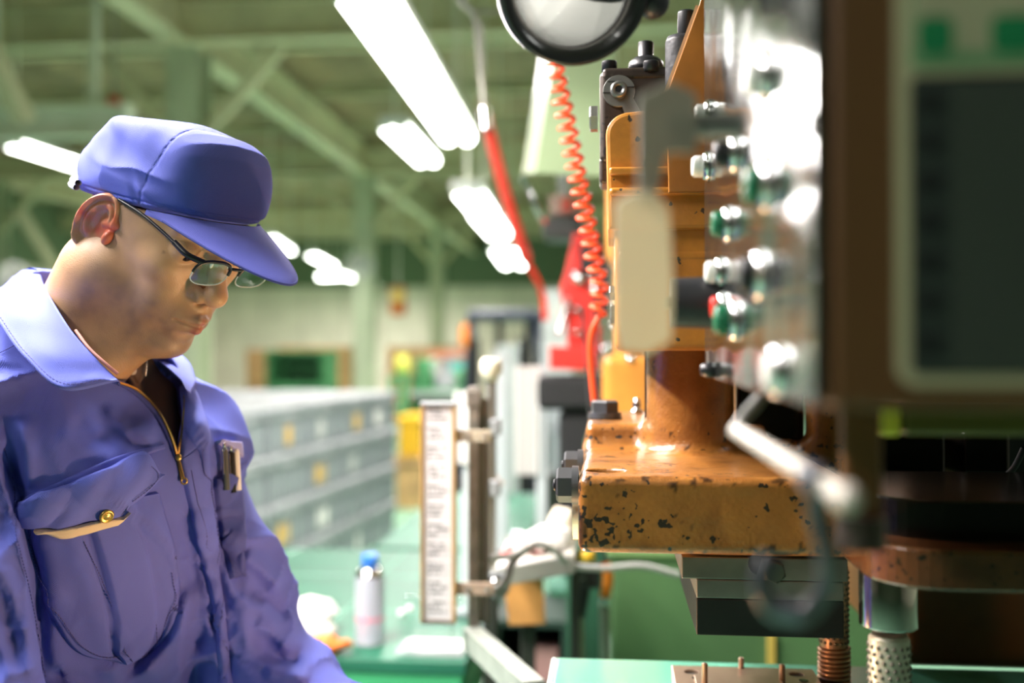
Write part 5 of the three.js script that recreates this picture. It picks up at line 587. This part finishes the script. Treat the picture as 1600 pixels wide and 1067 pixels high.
// glasses: black half-rim frame, clear lenses
{
  const gl = new THREE.Group(); gl.name = 'glasses'; person.add(gl); const fm = std(0x17191d, 0.3), GX = 0.124, GY = 0.021;
  for (const s of [1, -1]) {
    const out = (r = 1) => Array.from({ length: 29 }, (_, i) => { const a = i / 28 * 2 * PI, c = cos(a), sn = sin(a), w = 0.0215 * r, h = 0.0155 * r, y = h * Math.sign(sn) * abs(sn) ** 0.72, zz = w * Math.sign(c) * abs(c) ** 0.72; return V(GX - 0.0035 * ((zz * s + 0.033) / 0.06) ** 2 + 0.16 * y, GY + y, s * 0.0285 + zz); });
    const pts = out(), c = pts.reduce((a, b) => a.add(b), V(0, 0, 0)).divideScalar(29); const pos = [], idx = []; for (const l of [0, 1]) { pos.push(c.x + 0.0016 - l * 0.0018, c.y, c.z); for (let k = 1; k <= 3; k++) for (let i = 0; i < 28; i++) { const p = c.clone().lerp(pts[i], k / 3); pos.push(p.x + 0.0016 * (1 - (k / 3) ** 2) - l * 0.0018, p.y, p.z); } }
    const N = 85; for (const l of [0, 1]) for (let i = 0; i < 28; i++) { const j = (i + 1) % 28, o = l * N; const tri = (a, b, d) => l ? idx.push(a, d, b) : idx.push(a, b, d); tri(o, o + 1 + i, o + 1 + j); for (let k = 0; k < 2; k++) { const a = o + 1 + k * 28; tri(a + i, a + 28 + i, a + 28 + j); tri(a + i, a + 28 + j, a + j); } } for (let i = 0; i < 28; i++) { const j = (i + 1) % 28, a = 57; idx.push(a + i, a + N + i, a + N + j, a + i, a + N + j, a + j); }
    const g = new THREE.BufferGeometry(); g.setAttribute('position', new THREE.Float32BufferAttribute(pos, 3)); g.setIndex(idx); const flat = g.toNonIndexed(); flat.computeVertexNormals();
    mesh('lens', bake(flat, HM), std(0xf2f8f6, 0.03, 0, { transmission: 1, thickness: 0, ior: 1.5 }), gl);
    mesh('lens_edge', bake(tube(pts.slice(14, 29), 0.0008, 30, 6), HM), std(0xdfe8e6, 0.1, 0, { transmission: 0.5 }), gl);
    mesh('top_rim', bake(tube(pts.slice(0, 15).map((p) => p.clone().add(V(0.0005, 0.0004, 0))), 0.0019, 40, 8), HM), fm, gl);
    const outer = pts[s > 0 ? 4 : 10].clone(); mesh('temple', bake(join([tube([outer, V(0.112, 0.035, s * 0.0575), V(0.08, 0.0375, s * 0.064), V(0.04, 0.038, s * 0.0705), V(0.006, 0.034, s * 0.0765)], 0.0019, 40, 8), tube([outer, V(0.112, 0.035, s * 0.0575), V(0.092, 0.037, s * 0.0615)], 0.0034, 20, 8)]), HM), fm, gl);
    mesh('nose_pad', bake(mv(new THREE.SphereGeometry(0.004, 12, 8).scale(0.5, 1, 0.5), 0.1, 0.018, s * 0.0105), HM), std(0xf4f4f0, 0.15), gl);
  }
  mesh('bridge', bake(tube([V(GX - 0.0005, GY + 0.008, -0.0095), V(GX + 0.004, GY + 0.0095, 0), V(GX - 0.0005, GY + 0.008, 0.0095)], 0.0018, 16, 8), HM), fm, gl);
}
// jacket: one cloth surface over shoulders, chest and arms
const TT = 0.6, LEAN = 0.2, nb = V(...vp(100, 545, 1.09)), TR = new THREE.Matrix4().makeRotationY(-TT).multiply(new THREE.Matrix4().makeRotationZ(-LEAN)), TI = new THREE.Matrix4().makeTranslation(nb.x, nb.y, nb.z).multiply(TR).invert(), te = TI.elements;
const shL = vp(244, 686, 1.19), shR = vp(-118, 668, 0.95), elL = vp(412, 1070, 1.16), elR = vp(-92, 1150, 0.86), wrL = vp(610, 1215, 1.06), wrR = vp(262, 1420, 0.86), nk = vp(95, 560, 1.1);
const vl = (x, y, z) => [te[0] * x + te[4] * y + te[8] * z + te[12], te[1] * x + te[5] * y + te[9] * z + te[13], te[2] * x + te[6] * y + te[10] * z + te[14]];
function bodyF(x, y, z) {
  const [f, u, s] = vl(x, y, z), k = clamp(-u / 0.5, 0, 1), a = mix(0.105, 0.15, k), b = mix(0.185, 0.205, k), f0 = mix(0.045, 0.035, k), e = 2.5, rr = (abs(f - f0) / a) ** e + (abs(s) / b) ** e;
  let d = (rr ** (1 / e) - 1) * mix(0.11, 0.15, k); d = smax(d, u + 0.06, 0.06); d = smax(d, -0.62 - u, 0.03);
  let t = sdCap(x, y, z, shR, shL, 0.072, 0.072); t = smin(t, sdCap(x, y, z, nk, shR, 0.085, 0.07), 0.05); t = smin(t, sdCap(x, y, z, nk, shL, 0.08, 0.07), 0.05); d = smin(d, t, 0.05);
  return d;
}
function armF(x, y, z) { let l = smin(sdCap(x, y, z, shL, elL, 0.074, 0.066), sdCap(x, y, z, elL, wrL, 0.064, 0.05), 0.03), r = smin(sdCap(x, y, z, shR, elR, 0.076, 0.07), sdCap(x, y, z, elR, wrR, 0.066, 0.05), 0.03); return [l, r]; }
function clothF(x, y, z) { const [l, r] = armF(x, y, z); return smin(bodyF(x, y, z), min(l, r), 0.009); }
const ridge = (v) => (1 - abs(v)) ** 2;
const folds = [
  [[[0, 688], [29, 774], [59, 888], [67, 1067]], -0.02, 11],
  [[[-19, 864], [19, 921], [38, 997], [48, 1067]], 0.012, 16],
  [[[-29, 969], [5, 1016], [19, 1067]], 0.01, 13],
  [[[309, 902], [280, 988], [214, 1067]], 0.014, 17],
  [[[266, 978], [223, 1026], [181, 1073]], -0.014, 13],
  [[[299, 788], [314, 864], [328, 969]], 0.008, 13],
  [[[328, 940], [349, 1007], [356, 1073]], -0.01, 9],
  [[[349, 874], [375, 940], [394, 1035]], 0.01, 14],
  [[[335, 826], [366, 893], [380, 940]], -0.01, 10],
  [[[375, 864], [409, 888], [442, 921]], 0.012, 15],
  [[[380, 926], [418, 935], [452, 969]], -0.014, 13],
  [[[394, 973], [428, 988], [463, 1026]], 0.011, 13],
  [[[399, 1016], [437, 1028], [475, 1035]], -0.011, 11],
  [[[409, 1054], [447, 1059], [490, 1054]], 0.01, 13],
  [[[29, 646], [43, 712], [45, 774]], 0.007, 13],
  [[[109, 650], [143, 688], [190, 698]], -0.006, 14],
  [[[157, 631], [200, 669], [247, 688]], 0.005, 13],
  [[[295, 650], [323, 703], [328, 750]], 0.006, 12],
  [[[143, 1045], [200, 1059], [247, 1040]], 0.007, 14],
  [[[71, 1050], [124, 1064], [157, 1083]], -0.008, 12]
];
// a fold: a soft ridge or crease along a line, steeper on one side, as hanging cloth has
function foldF(x, y, z) { const d = -z, px = x / d * FOCAL + 800, py = 533.5 - y / d * FOCAL; let sum = 0; for (const [P, h, w] of folds) { let best = 1e9, side = 0, tt = 0; for (let i = 0; i < P.length - 1; i++) { const ex = P[i + 1][0] - P[i][0], ey = P[i + 1][1] - P[i][1], wx = px - P[i][0], wy = py - P[i][1], t = clamp((wx * ex + wy * ey) / (ex * ex + ey * ey), 0, 1), q = hypot(wx - t * ex, wy - t * ey); if (q < best) { best = q; side = ex * wy - ey * wx > 0 ? 1 : -1; tt = (i + t) / (P.length - 1); } } if (best > w * 3) continue; const s = side * best / w, k = sstep(0, 0.2, tt) * sstep(0, 0.2, 1 - tt); sum += h * k * (exp(-s * s * (side > 0 ? 1.8 : 0.8)) - 0.45 * exp(-((s - 1.6) ** 2) * 1.5)); } return sum; }
function jacketF(x, y, z) {
  let d = clothF(x, y, z); if (d > 0.03 || d < -0.045) return d;
  const [l, r] = armF(x, y, z), arm = sstep(0.05, 0.0, min(l, r)), low = sstep(-0.02, -0.3, y);
  if (z > -1.24) d -= foldF(x, y, z) * 0.75;
  const wx = x + 0.02 * noise(x * 8, y * 8, z * 8 + 9), wy = y + 0.02 * noise(x * 8 + 5, y * 8, z * 8), sharp = (v) => (1 - abs(v)) ** 4;
  d -= arm * (0.016 * (sharp(noise(wx * 8 + wy * 4, wy * 17 - wx * 7, z * 8)) - 0.25) + 0.005 * (sharp(noise(wx * 17 - wy * 9, wy * 30 + wx * 12, z * 16 + 4)) - 0.25));
  d -= (1 - arm) * ((0.008 * low + 0.0035) * (sharp(noise(wx * 17 + wy * 7, wy * 4 - wx * 3 + 3, z * 9)) - 0.25) + 0.0014 * (sharp(noise(wx * 34 + wy * 20, wy * 13 - wx * 9, z * 20)) - 0.3));
  return d;
}
const openPoly = [[176, 588], [215, 560], [262, 556], [290, 585], [288, 640], [277, 716], [262, 680], [243, 645], [212, 614]];
const openD = (x, y, z) => { const d = -z; return polyD(x / d * FOCAL + 800, 533.5 - y / d * FOCAL, openPoly) * d / FOCAL; };
function cutF(x, y, z) { let d = jacketF(x, y, z); if (-z < 1.14 && y > -0.14) d = smax(d, -max(openD(x, y, z), -(d + 0.03)), 0.003);
  // neck hole
  const n = sdCap(x, y, z, nk, vp(140, 440, 1.07), 0.062, 0.066); if (y > -0.06) d = smax(d, -n, 0.006); return d; }
// meets the cloth along the line of sight through a pixel of the photograph: places seams, pockets and trims on the real surface
function onCloth(px, py, F = jacketF, from = 0.72) { let d = from; for (let i = 0; i < 140; i++) { const [x, y, z] = vp(px, py, d), f = F(x, y, z); if (f < 0.0004) break; d += clamp(f * 0.55, 0.0005, 0.05); if (d > 1.5) break; } const p = vp(px, py, d), e = 0.004, n = V(F(p[0] + e, p[1], p[2]) - F(p[0] - e, p[1], p[2]), F(p[0], p[1] + e, p[2]) - F(p[0], p[1] - e, p[2]), F(p[0], p[1], p[2] + e) - F(p[0], p[1], p[2] - e)).normalize(); return [V(...p), n]; }
const poly2 = (pts) => { const c = new THREE.CatmullRomCurve3(pts.map(([x, y]) => V(x, y, 0))); return (t) => c.getPoint(t); }, lines2 = (pts) => (t) => { const k = min(pts.length - 2, floor(t * (pts.length - 1))), f = t * (pts.length - 1) - k; return V(mix(pts[k][0], pts[k + 1][0], f), mix(pts[k][1], pts[k + 1][1], f), 0); };
// a sewn-on piece between two edge lines, lying on the cloth with a thickness of its own
function patch(A, B, n, m, off, bulge = () => 0, smooth = true, F = jacketF) {
  const a = (smooth ? poly2 : lines2)(A), b = (smooth ? poly2 : lines2)(B), pos = [], idx = [], w = m + 3;
  for (let i = 0; i <= n; i++) for (let j = -1; j <= m + 1; j++) { const u = i / n, v = clamp(j / m, 0, 1), p = a(u).lerp(b(u), v), [h, nn] = onCloth(p.x, p.y, F), edge = j < 0 || j > m; h.addScaledVector(nn, edge ? -0.004 : off + bulge(u, v) - 0.0012 * max(0, 1 - 12 * min(v, 1 - v, u, 1 - u))); pos.push(h.x, h.y, h.z); }
  for (let i = 0; i < n; i++) for (let j = 0; j < w - 1; j++) { const q = i * w + j; idx.push(q, q + 1, q + w, q + 1, q + w + 1, q + w); }
  const base = pos.length / 3; for (const i of [0, n]) { for (let j = 0; j < w; j++) { const q = (i * w + j) * 3; pos.push(pos[q], pos[q + 1], pos[q + 2]); const u = i / n, v = clamp((j - 1) / m, 0, 1), p = a(u).lerp(b(u), v), [h, nn] = onCloth(p.x, p.y, F); h.addScaledVector(nn, -0.004); pos.push(h.x, h.y, h.z); } const o = base + (i ? w * 2 : 0); for (let j = 0; j < w - 1; j++) { const q = o + j * 2; idx.push(q, q + 1, q + 2, q + 1, q + 3, q + 2); } }
  const g = new THREE.BufferGeometry(); g.setAttribute('position', new THREE.Float32BufferAttribute(pos, 3)); g.setIndex(idx); g.computeVertexNormals(); return bake(g);
}
function stitchLine(pts, n, off = 0.0006, F = jacketF, r = 0.0005) { const c = poly2(pts), out = []; for (let i = 0; i < n; i++) { const ends = [i / n, (i + 0.62) / n].map((t) => { const p = c(t), [h, nn] = onCloth(p.x, p.y, F); return h.addScaledVector(nn, off); }); if (ends[0].distanceTo(ends[1]) < 0.02) out.push(rod(ends[0], ends[1], r, 5)); } return bake(join(out)); }
{
  const jk = new THREE.Group(); jk.name = 'jacket'; person.add(jk);
  mesh('jacket_shell', bake(meshField(cutF, [-0.74, -0.72, -1.4], [-0.09, 0.09, -0.68], 0.005)), J.blue, jk);
  // shirt seen in the open front
  const shirtF = (x, y, z) => jacketF(x, y, z) + 0.018; const sh = new THREE.Group(); sh.name = 'shirt'; person.add(sh);
  const sg = patch([[150, 560], [190, 580], [230, 640], [274, 735]], [[240, 530], [286, 566], [292, 640], [284, 740]], 36, 24, 0.0, (u, v) => 0.003 * sin(v * 9 + u * 4), true, shirtF); mesh('shirt_front', sg, J.shirt, sh);
  { const c = [[176, 572], [198, 580], [214, 600]], d2 = [[212, 556], [222, 566], [226, 588]]; mesh('shirt_placket', patch(c, d2, 16, 10, 0.004, () => 0, true, shirtF), J.shirt, sh); }
  for (const [x, y] of [[200, 578]]) { const [h, n] = onCloth(x, y, shirtF); mesh('shirt_button', bake(along(lathe([[0, 0.0032], [0.004, 0.0032], [0.0058, 0.0025], [0.0062, 0.001], [0.006, 0], [0, 0]], 24), n, h.addScaledVector(n, 0.004))), std(0xb9ada0, 0.35), sh); }
  { const beads = []; const c = poly2([[214, 553], [219, 562], [220, 578], [219, 588]]); for (let i = 0; i < 14; i++) { const p = c(i / 13), [h, n] = onCloth(p.x, p.y, shirtF); h.addScaledVector(n, 0.007); beads.push(mv(new THREE.SphereGeometry(0.0013, 8, 6), h.x, h.y, h.z)); } const b = mesh('neck_chain', bake(join(beads)), C.chrome, sh); b.userData.kind = 'stuff'; }
  mesh('collar_edge', bake(tube([[118, 516, 0.978], [140, 545, 0.968], [165, 568, 0.965], [184, 584, 0.968]].map((a) => V(...vp(...a))), 0.0016, 30, 6)), std(0xc98f84, 0.7), sh);
  // turned-down collar: right leaf near the lens, left leaf beyond the chin
  const leaf = (inn, out, n, m, puff) => { const a = new THREE.CatmullRomCurve3(inn.map((p) => V(...vp(...p)))), b = new THREE.CatmullRomCurve3(out.map((p) => V(...vp(...p)))), pos = [], idx = []; for (const l of [0, 1]) for (let i = 0; i <= n; i++) { const A = a.getPoint(i / n), B = b.getPoint(i / n); for (let j = 0; j <= m; j++) { const v = j / m, p = A.clone().lerp(B, v); p.y += puff * sin(PI * min(1, v * 1.15)) ** 0.8 * sin(PI * min(1, 0.15 + i / n)) ; p.z += puff * 0.9 * sin(PI * v) + 0.0018 * sin(i * 0.55 + v * 5) * sin(PI * v); if (l) { p.z -= 0.0035; p.y -= 0.002; } pos.push(p.x, p.y, p.z); } }
    const S = (n + 1) * (m + 1), q = (l, i, j) => l * S + i * (m + 1) + j; for (let i = 0; i < n; i++) { for (let j = 0; j < m; j++) for (const l of [0, 1]) { const t = [q(l, i, j), q(l, i, j + 1), q(l, i + 1, j), q(l, i + 1, j), q(l, i, j + 1), q(l, i + 1, j + 1)]; idx.push(...(l ? t.reverse() : t)); } for (const j of [0, m]) idx.push(q(0, i, j), q(1, i, j), q(0, i + 1, j), q(0, i + 1, j), q(1, i, j), q(1, i + 1, j)); } for (const i of [0, n]) for (let j = 0; j < m; j++) idx.push(q(0, i, j), q(1, i, j), q(0, i, j + 1), q(0, i, j + 1), q(1, i, j), q(1, i, j + 1));
    const g = new THREE.BufferGeometry(); g.setAttribute('position', new THREE.Float32BufferAttribute(pos, 3)); g.setIndex(idx); g.computeVertexNormals(); return bake(g); };
  const cin = [[62, 424, 1.12], [66, 440, 1.06], [88, 480, 1.0], [116, 522, 0.965], [150, 560, 0.95], [184, 593, 0.952]], cout = [[20, 432, 1.14], [-14, 470, 1.04], [4, 512, 0.955], [42, 562, 0.912], [96, 606, 0.9], [178, 594, 0.94]];
  const col = mesh('collar', leaf(cin, cout, 48, 18, 0.008), J.blueLight, jk);
  mesh('collar_leaf', leaf([[62, 424, 1.12], [110, 440, 1.19], [190, 520, 1.2], [238, 556, 1.15], [262, 574, 1.11], [284, 594, 1.06]], [[40, 420, 1.15], [120, 440, 1.25], [230, 520, 1.27], [290, 560, 1.22], [304, 590, 1.16], [296, 612, 1.08]], 40, 12, 0.006), J.blueLight, col);
  mesh('collar_stand', leaf([[62, 424, 1.12], [66, 440, 1.06], [88, 480, 1.0], [116, 522, 0.965], [150, 560, 0.95], [184, 593, 0.952]], [[64, 446, 1.12], [74, 470, 1.07], [96, 520, 1.01], [126, 560, 0.98], [156, 588, 0.965], [184, 600, 0.965]], 40, 6, -0.002), J.dark, col);
  mesh('collar_stitching', bake(join(Array.from({ length: 44 }, (_, i) => { const a = new THREE.CatmullRomCurve3(cout.map((p) => V(...vp(...p)))), b = new THREE.CatmullRomCurve3(cin.map((p) => V(...vp(...p)))); const P = (t) => a.getPoint(t).lerp(b.getPoint(t), 0.07).add(V(0, 0.0025, 0.004)); const t = 0.2 + i / 44 * 0.76; return rod(P(t), P(t + 0.011), 0.0005, 5); }))), J.thread, col);
  // yoke seam, right chest pocket with its flap, trim and button
  mesh('yoke_band', patch([[24, 783], [100, 749], [180, 714], [256, 694]], [[28, 793], [108, 758], [184, 726], [258, 701]], 50, 5, 0.0022), J.blue, jk);
  const pk = mesh('chest_pocket', patch([[38, 812], [60, 893], [88, 975], [120, 1018], [188, 1036]], [[246, 770], [274, 880], [277, 955], [250, 1008], [190, 1037]], 60, 44, 0.0045, (u, v) => { const fold = (c, w) => exp(-(((v - c) / w) ** 2)); return 0.006 * sin(PI * v) * sin(PI * min(1, u * 1.3)) + 0.004 * sstep(0.42, 0.46, v) * sstep(0.8, 0.76, v) - 0.004 * fold(0.41, 0.025) + 0.003 * fold(0.3, 0.08) * (1 - u); }), J.blue, jk);
  mesh('pocket_stitching', stitchLine([[46, 830], [66, 893], [94, 970], [124, 1010], [188, 1028], [246, 1000], [268, 950], [266, 890]], 90, 0.0064), J.thread, pk);
  mesh('pleat_stitching', stitchLine([[122, 842], [150, 900], [175, 970], [196, 1030]], 40, 0.0098), J.thread, pk); mesh('pleat_stitching', stitchLine([[206, 812], [222, 870], [232, 940], [236, 1000]], 40, 0.0085), J.thread, pk);
  const fl = mesh('pocket_flap', patch([[31, 788], [100, 757], [160, 733], [214, 712], [244, 740]], [[62, 818], [90, 822], [140, 810], [190, 796], [245, 742]], 56, 18, 0.0105, (u, v) => 0.0035 * sin(PI * v) + 0.0016 * sin(u * 17 + v * 4)), J.blueLight, jk);
  mesh('flap_stitching', stitchLine([[192, 786], [236, 742], [212, 722]], 24, 0.0128), J.thread, fl);
  mesh('flap_trim', patch([[60, 815], [74, 822], [112, 817], [150, 808], [194, 796]], [[66, 833], [82, 838], [118, 831], [150, 822], [174, 815]], 40, 6, 0.0135), J.cream, fl, 'cream leather trim');
  { const [h, n] = onCloth(157, 795); h.addScaledVector(n, 0.0138); const b = mesh('snap_button', bake(along(lathe([[0, 0.0026], [0.0021, 0.0026], [0.0024, 0.0018], [0.0046, 0.0017], [0.005, 0.0027], [0.0064, 0.0024], [0.0072, 0.0008], [0.007, 0], [0, 0]], 36), n, h)), J.brass, fl, 'brass snap button'); const t = V().crossVectors(n, V(0, 1, 0)).normalize(), w = V().crossVectors(n, t); mesh('raised_letters', bake(join(Array.from({ length: 12 }, (_, i) => { const a = i / 12 * 2 * PI; return mv(new THREE.SphereGeometry(0.00045, 6, 5), ...h.clone().addScaledVector(n, 0.002).addScaledVector(t, 0.0035 * cos(a)).addScaledVector(w, 0.0035 * sin(a)).toArray()); }))), J.brass, fl); }
  // front fly, zip and slider
  const fly = mesh('front_fly', patch([[279, 720], [292, 780], [312, 865], [332, 950], [346, 1090]], [[322, 690], [328, 770], [340, 865], [352, 960], [366, 1090]], 70, 12, 0.006, (u, v) => 0.003 * sin(PI * v)), J.blue, jk);
  mesh('fly_upper', patch([[284, 602], [287, 640], [282, 690], [279, 722]], [[303, 612], [317, 650], [325, 680], [324, 700]], 30, 10, 0.0045, (u, v) => 0.003 * sin(PI * v)), J.blueLight, fly); mesh('fly_stitching', stitchLine([[318, 700], [324, 775], [336, 868], [348, 960], [358, 1066]], 90, 0.0076), J.thread, fly); mesh('fly_stitching', stitchLine([[290, 735], [302, 790], [322, 868], [340, 955], [350, 1066]], 90, 0.008), J.thread, fly);
  const teeth = (pts, n) => { const c = poly2(pts), o = []; for (let i = 0; i < n; i++) { const p = c(i / n), [h, nn] = onCloth(p.x, p.y, jacketF); h.addScaledVector(nn, 0.0012); o.push(along(box(0.0013, 0.0016, 0.0026, 0, 0, 0, 0), nn, h)); } return bake(join(o)); };
  const tp = mesh('zip_tape', patch([[176, 590], [212, 606], [246, 640], [266, 682], [276, 715]], [[182, 600], [210, 616], [242, 650], [262, 688], [274, 720]], 40, 3, 0.0008), J.dark, jk);
  const z1 = mesh('zip_teeth', teeth([[178, 595], [214, 610], [247, 644], [267, 684], [276, 714], [283, 752]], 95), J.brass, tp, 'brass zip teeth'), z2 = mesh('zip_teeth', teeth([[285, 590], [287, 631], [282, 679], [277, 712]], 62), J.brass, tp, 'brass zip teeth'); z1.userData.kind = z2.userData.kind = 'stuff';
  { const [h, n] = onCloth(275, 716), [h2, n2] = onCloth(281, 748); h.addScaledVector(n, 0.004); h2.addScaledVector(n2, 0.006); mesh('zip_slider', bake(join([rod(h, h2, 0.0012, 8), mv(new THREE.SphereGeometry(0.0033, 14, 10).scale(1, 1.2, 0.8), h.x, h.y, h.z), mv(new THREE.TorusGeometry(0.003, 0.001, 6, 14), h2.x, h2.y - 0.002, h2.z)])), J.brass, jk); }
  // left breast pocket with pens, sleeve and shoulder seams
  const lp = mesh('pen_pocket', patch([[333, 748], [338, 800], [346, 850], [360, 905]], [[370, 744], [378, 800], [382, 850], [384, 900]], 30, 14, 0.006, (u, v) => 0.004 * sin(PI * v) * (1 - u)), J.dark, jk); mesh('pocket_tab', patch([[336, 690], [342, 694], [352, 700]], [[368, 692], [370, 702], [370, 714]], 12, 10, 0.01), cloth(0x9a9cd8), lp);
  mesh('shoulder_seam', stitchLine([[0, 552], [14, 545], [30, 536]], 12, 0.001), J.thread, jk); mesh('seam_line', stitchLine([[6, 700], [20, 760], [24, 830], [40, 900], [56, 980], [70, 1060]], 70, 0.001), J.dark, jk);
  for (const [k, px, py, m, l] of [[0, 341, 722, 0x6e7276, 'silver clip pen in the far breast pocket, nearer the zip'], [1, 351, 726, 0x1c1d22, 'black pen in the far breast pocket, behind the silver one'], [2, 360, 722, 0xe4e6ea, 'white capped pen at the outer side of the breast pocket']]) {
    const [h, n] = onCloth(px, py); h.addScaledVector(n, 0.008); const p = V(h.x, h.y, h.z).applyMatrix4(VF), pen = thing('pen', l, 'pen', p), up = V(-0.06, 1, 0); mesh('barrel', along(lathe([[0, 0.016], [0.0025, 0.0155], [0.0036, 0.012], [0.0036, -0.03], [0, -0.03]], 18), up, V(0, 0, 0)), std(m, 0.25, k ? 0.1 : 0.7), pen); mesh('clip', along(box(0.0016, 0.026, 0.0016, 0, 0.0, 0.0048, 0.0005), up, V(0, 0, 0)), C.chrome, pen); mesh('push_button', along(lathe([[0, 0.021], [0.0016, 0.0205], [0.0018, 0.016], [0, 0.016]], 12), up, V(0, 0, 0)), C.chrome, pen);
  }
  // trousers and shoes, below the frame
  const hipC = nb.clone().add(V(-0.02, -0.62, -0.02)), yF = -1.45 + 0.0; const hy = hipC.y, hx = hipC.x, hz = hipC.z, leg = (s) => { const w = V(-sin(TT), 0, cos(TT)).multiplyScalar(s * 0.1); return [[hx + w.x, hy, hz + w.z], [hx + w.x + 0.03, hy - 0.38, hz + w.z + 0.02], [hx + w.x, yF + 0.1, hz + w.z]]; }, Ls = [leg(1), leg(-1)];
  const legF = (x, y, z) => { let d = sdEll(x, y, z, hx, hy + 0.02, hz, 0.17, 0.16, 0.17); for (const [a, b, c] of Ls) d = smin(d, smin(sdCap(x, y, z, a, b, 0.1, 0.075), sdCap(x, y, z, b, c, 0.075, 0.062), 0.03), 0.04); if (abs(d) < 0.03) d -= 0.005 * ridge(noise(x * 10, y * 9, z * 10)); return max(d, yF + 0.07 - y); };
  mesh('trousers', bake(meshField(legF, [hx - 0.27, yF, hz - 0.27], [hx + 0.27, hy + 0.2, hz + 0.27], 0.014)), J.trousers, person);
  for (const [, , c] of Ls) { const fF = (x, y, z) => { const X = x - c[0], Z = z - c[2], f = X * cos(TT) + Z * sin(TT), s = -X * sin(TT) + Z * cos(TT), u = y - yF; return max(smin(sdEll(f, u, s, 0.06, 0.035, 0, 0.15, 0.055, 0.05), sdCap(f, u, s, [0, 0.04, 0], [0, 0.13, 0], 0.052, 0.056), 0.03), 0.002 - u); }; mesh('safety_shoe', bake(meshField(fF, [c[0] - 0.26, yF - 0.03, c[2] - 0.26], [c[0] + 0.26, yF + 0.19, c[2] + 0.26], 0.011)), std(0x1b1b1d, 0.5), person); }
}

scene.traverse((o) => { if (o.isMesh) o.castShadow = o.receiveShadow = true; if (o.isLight && o.shadow) o.castShadow = true; });
renderer.render(scene, camera);
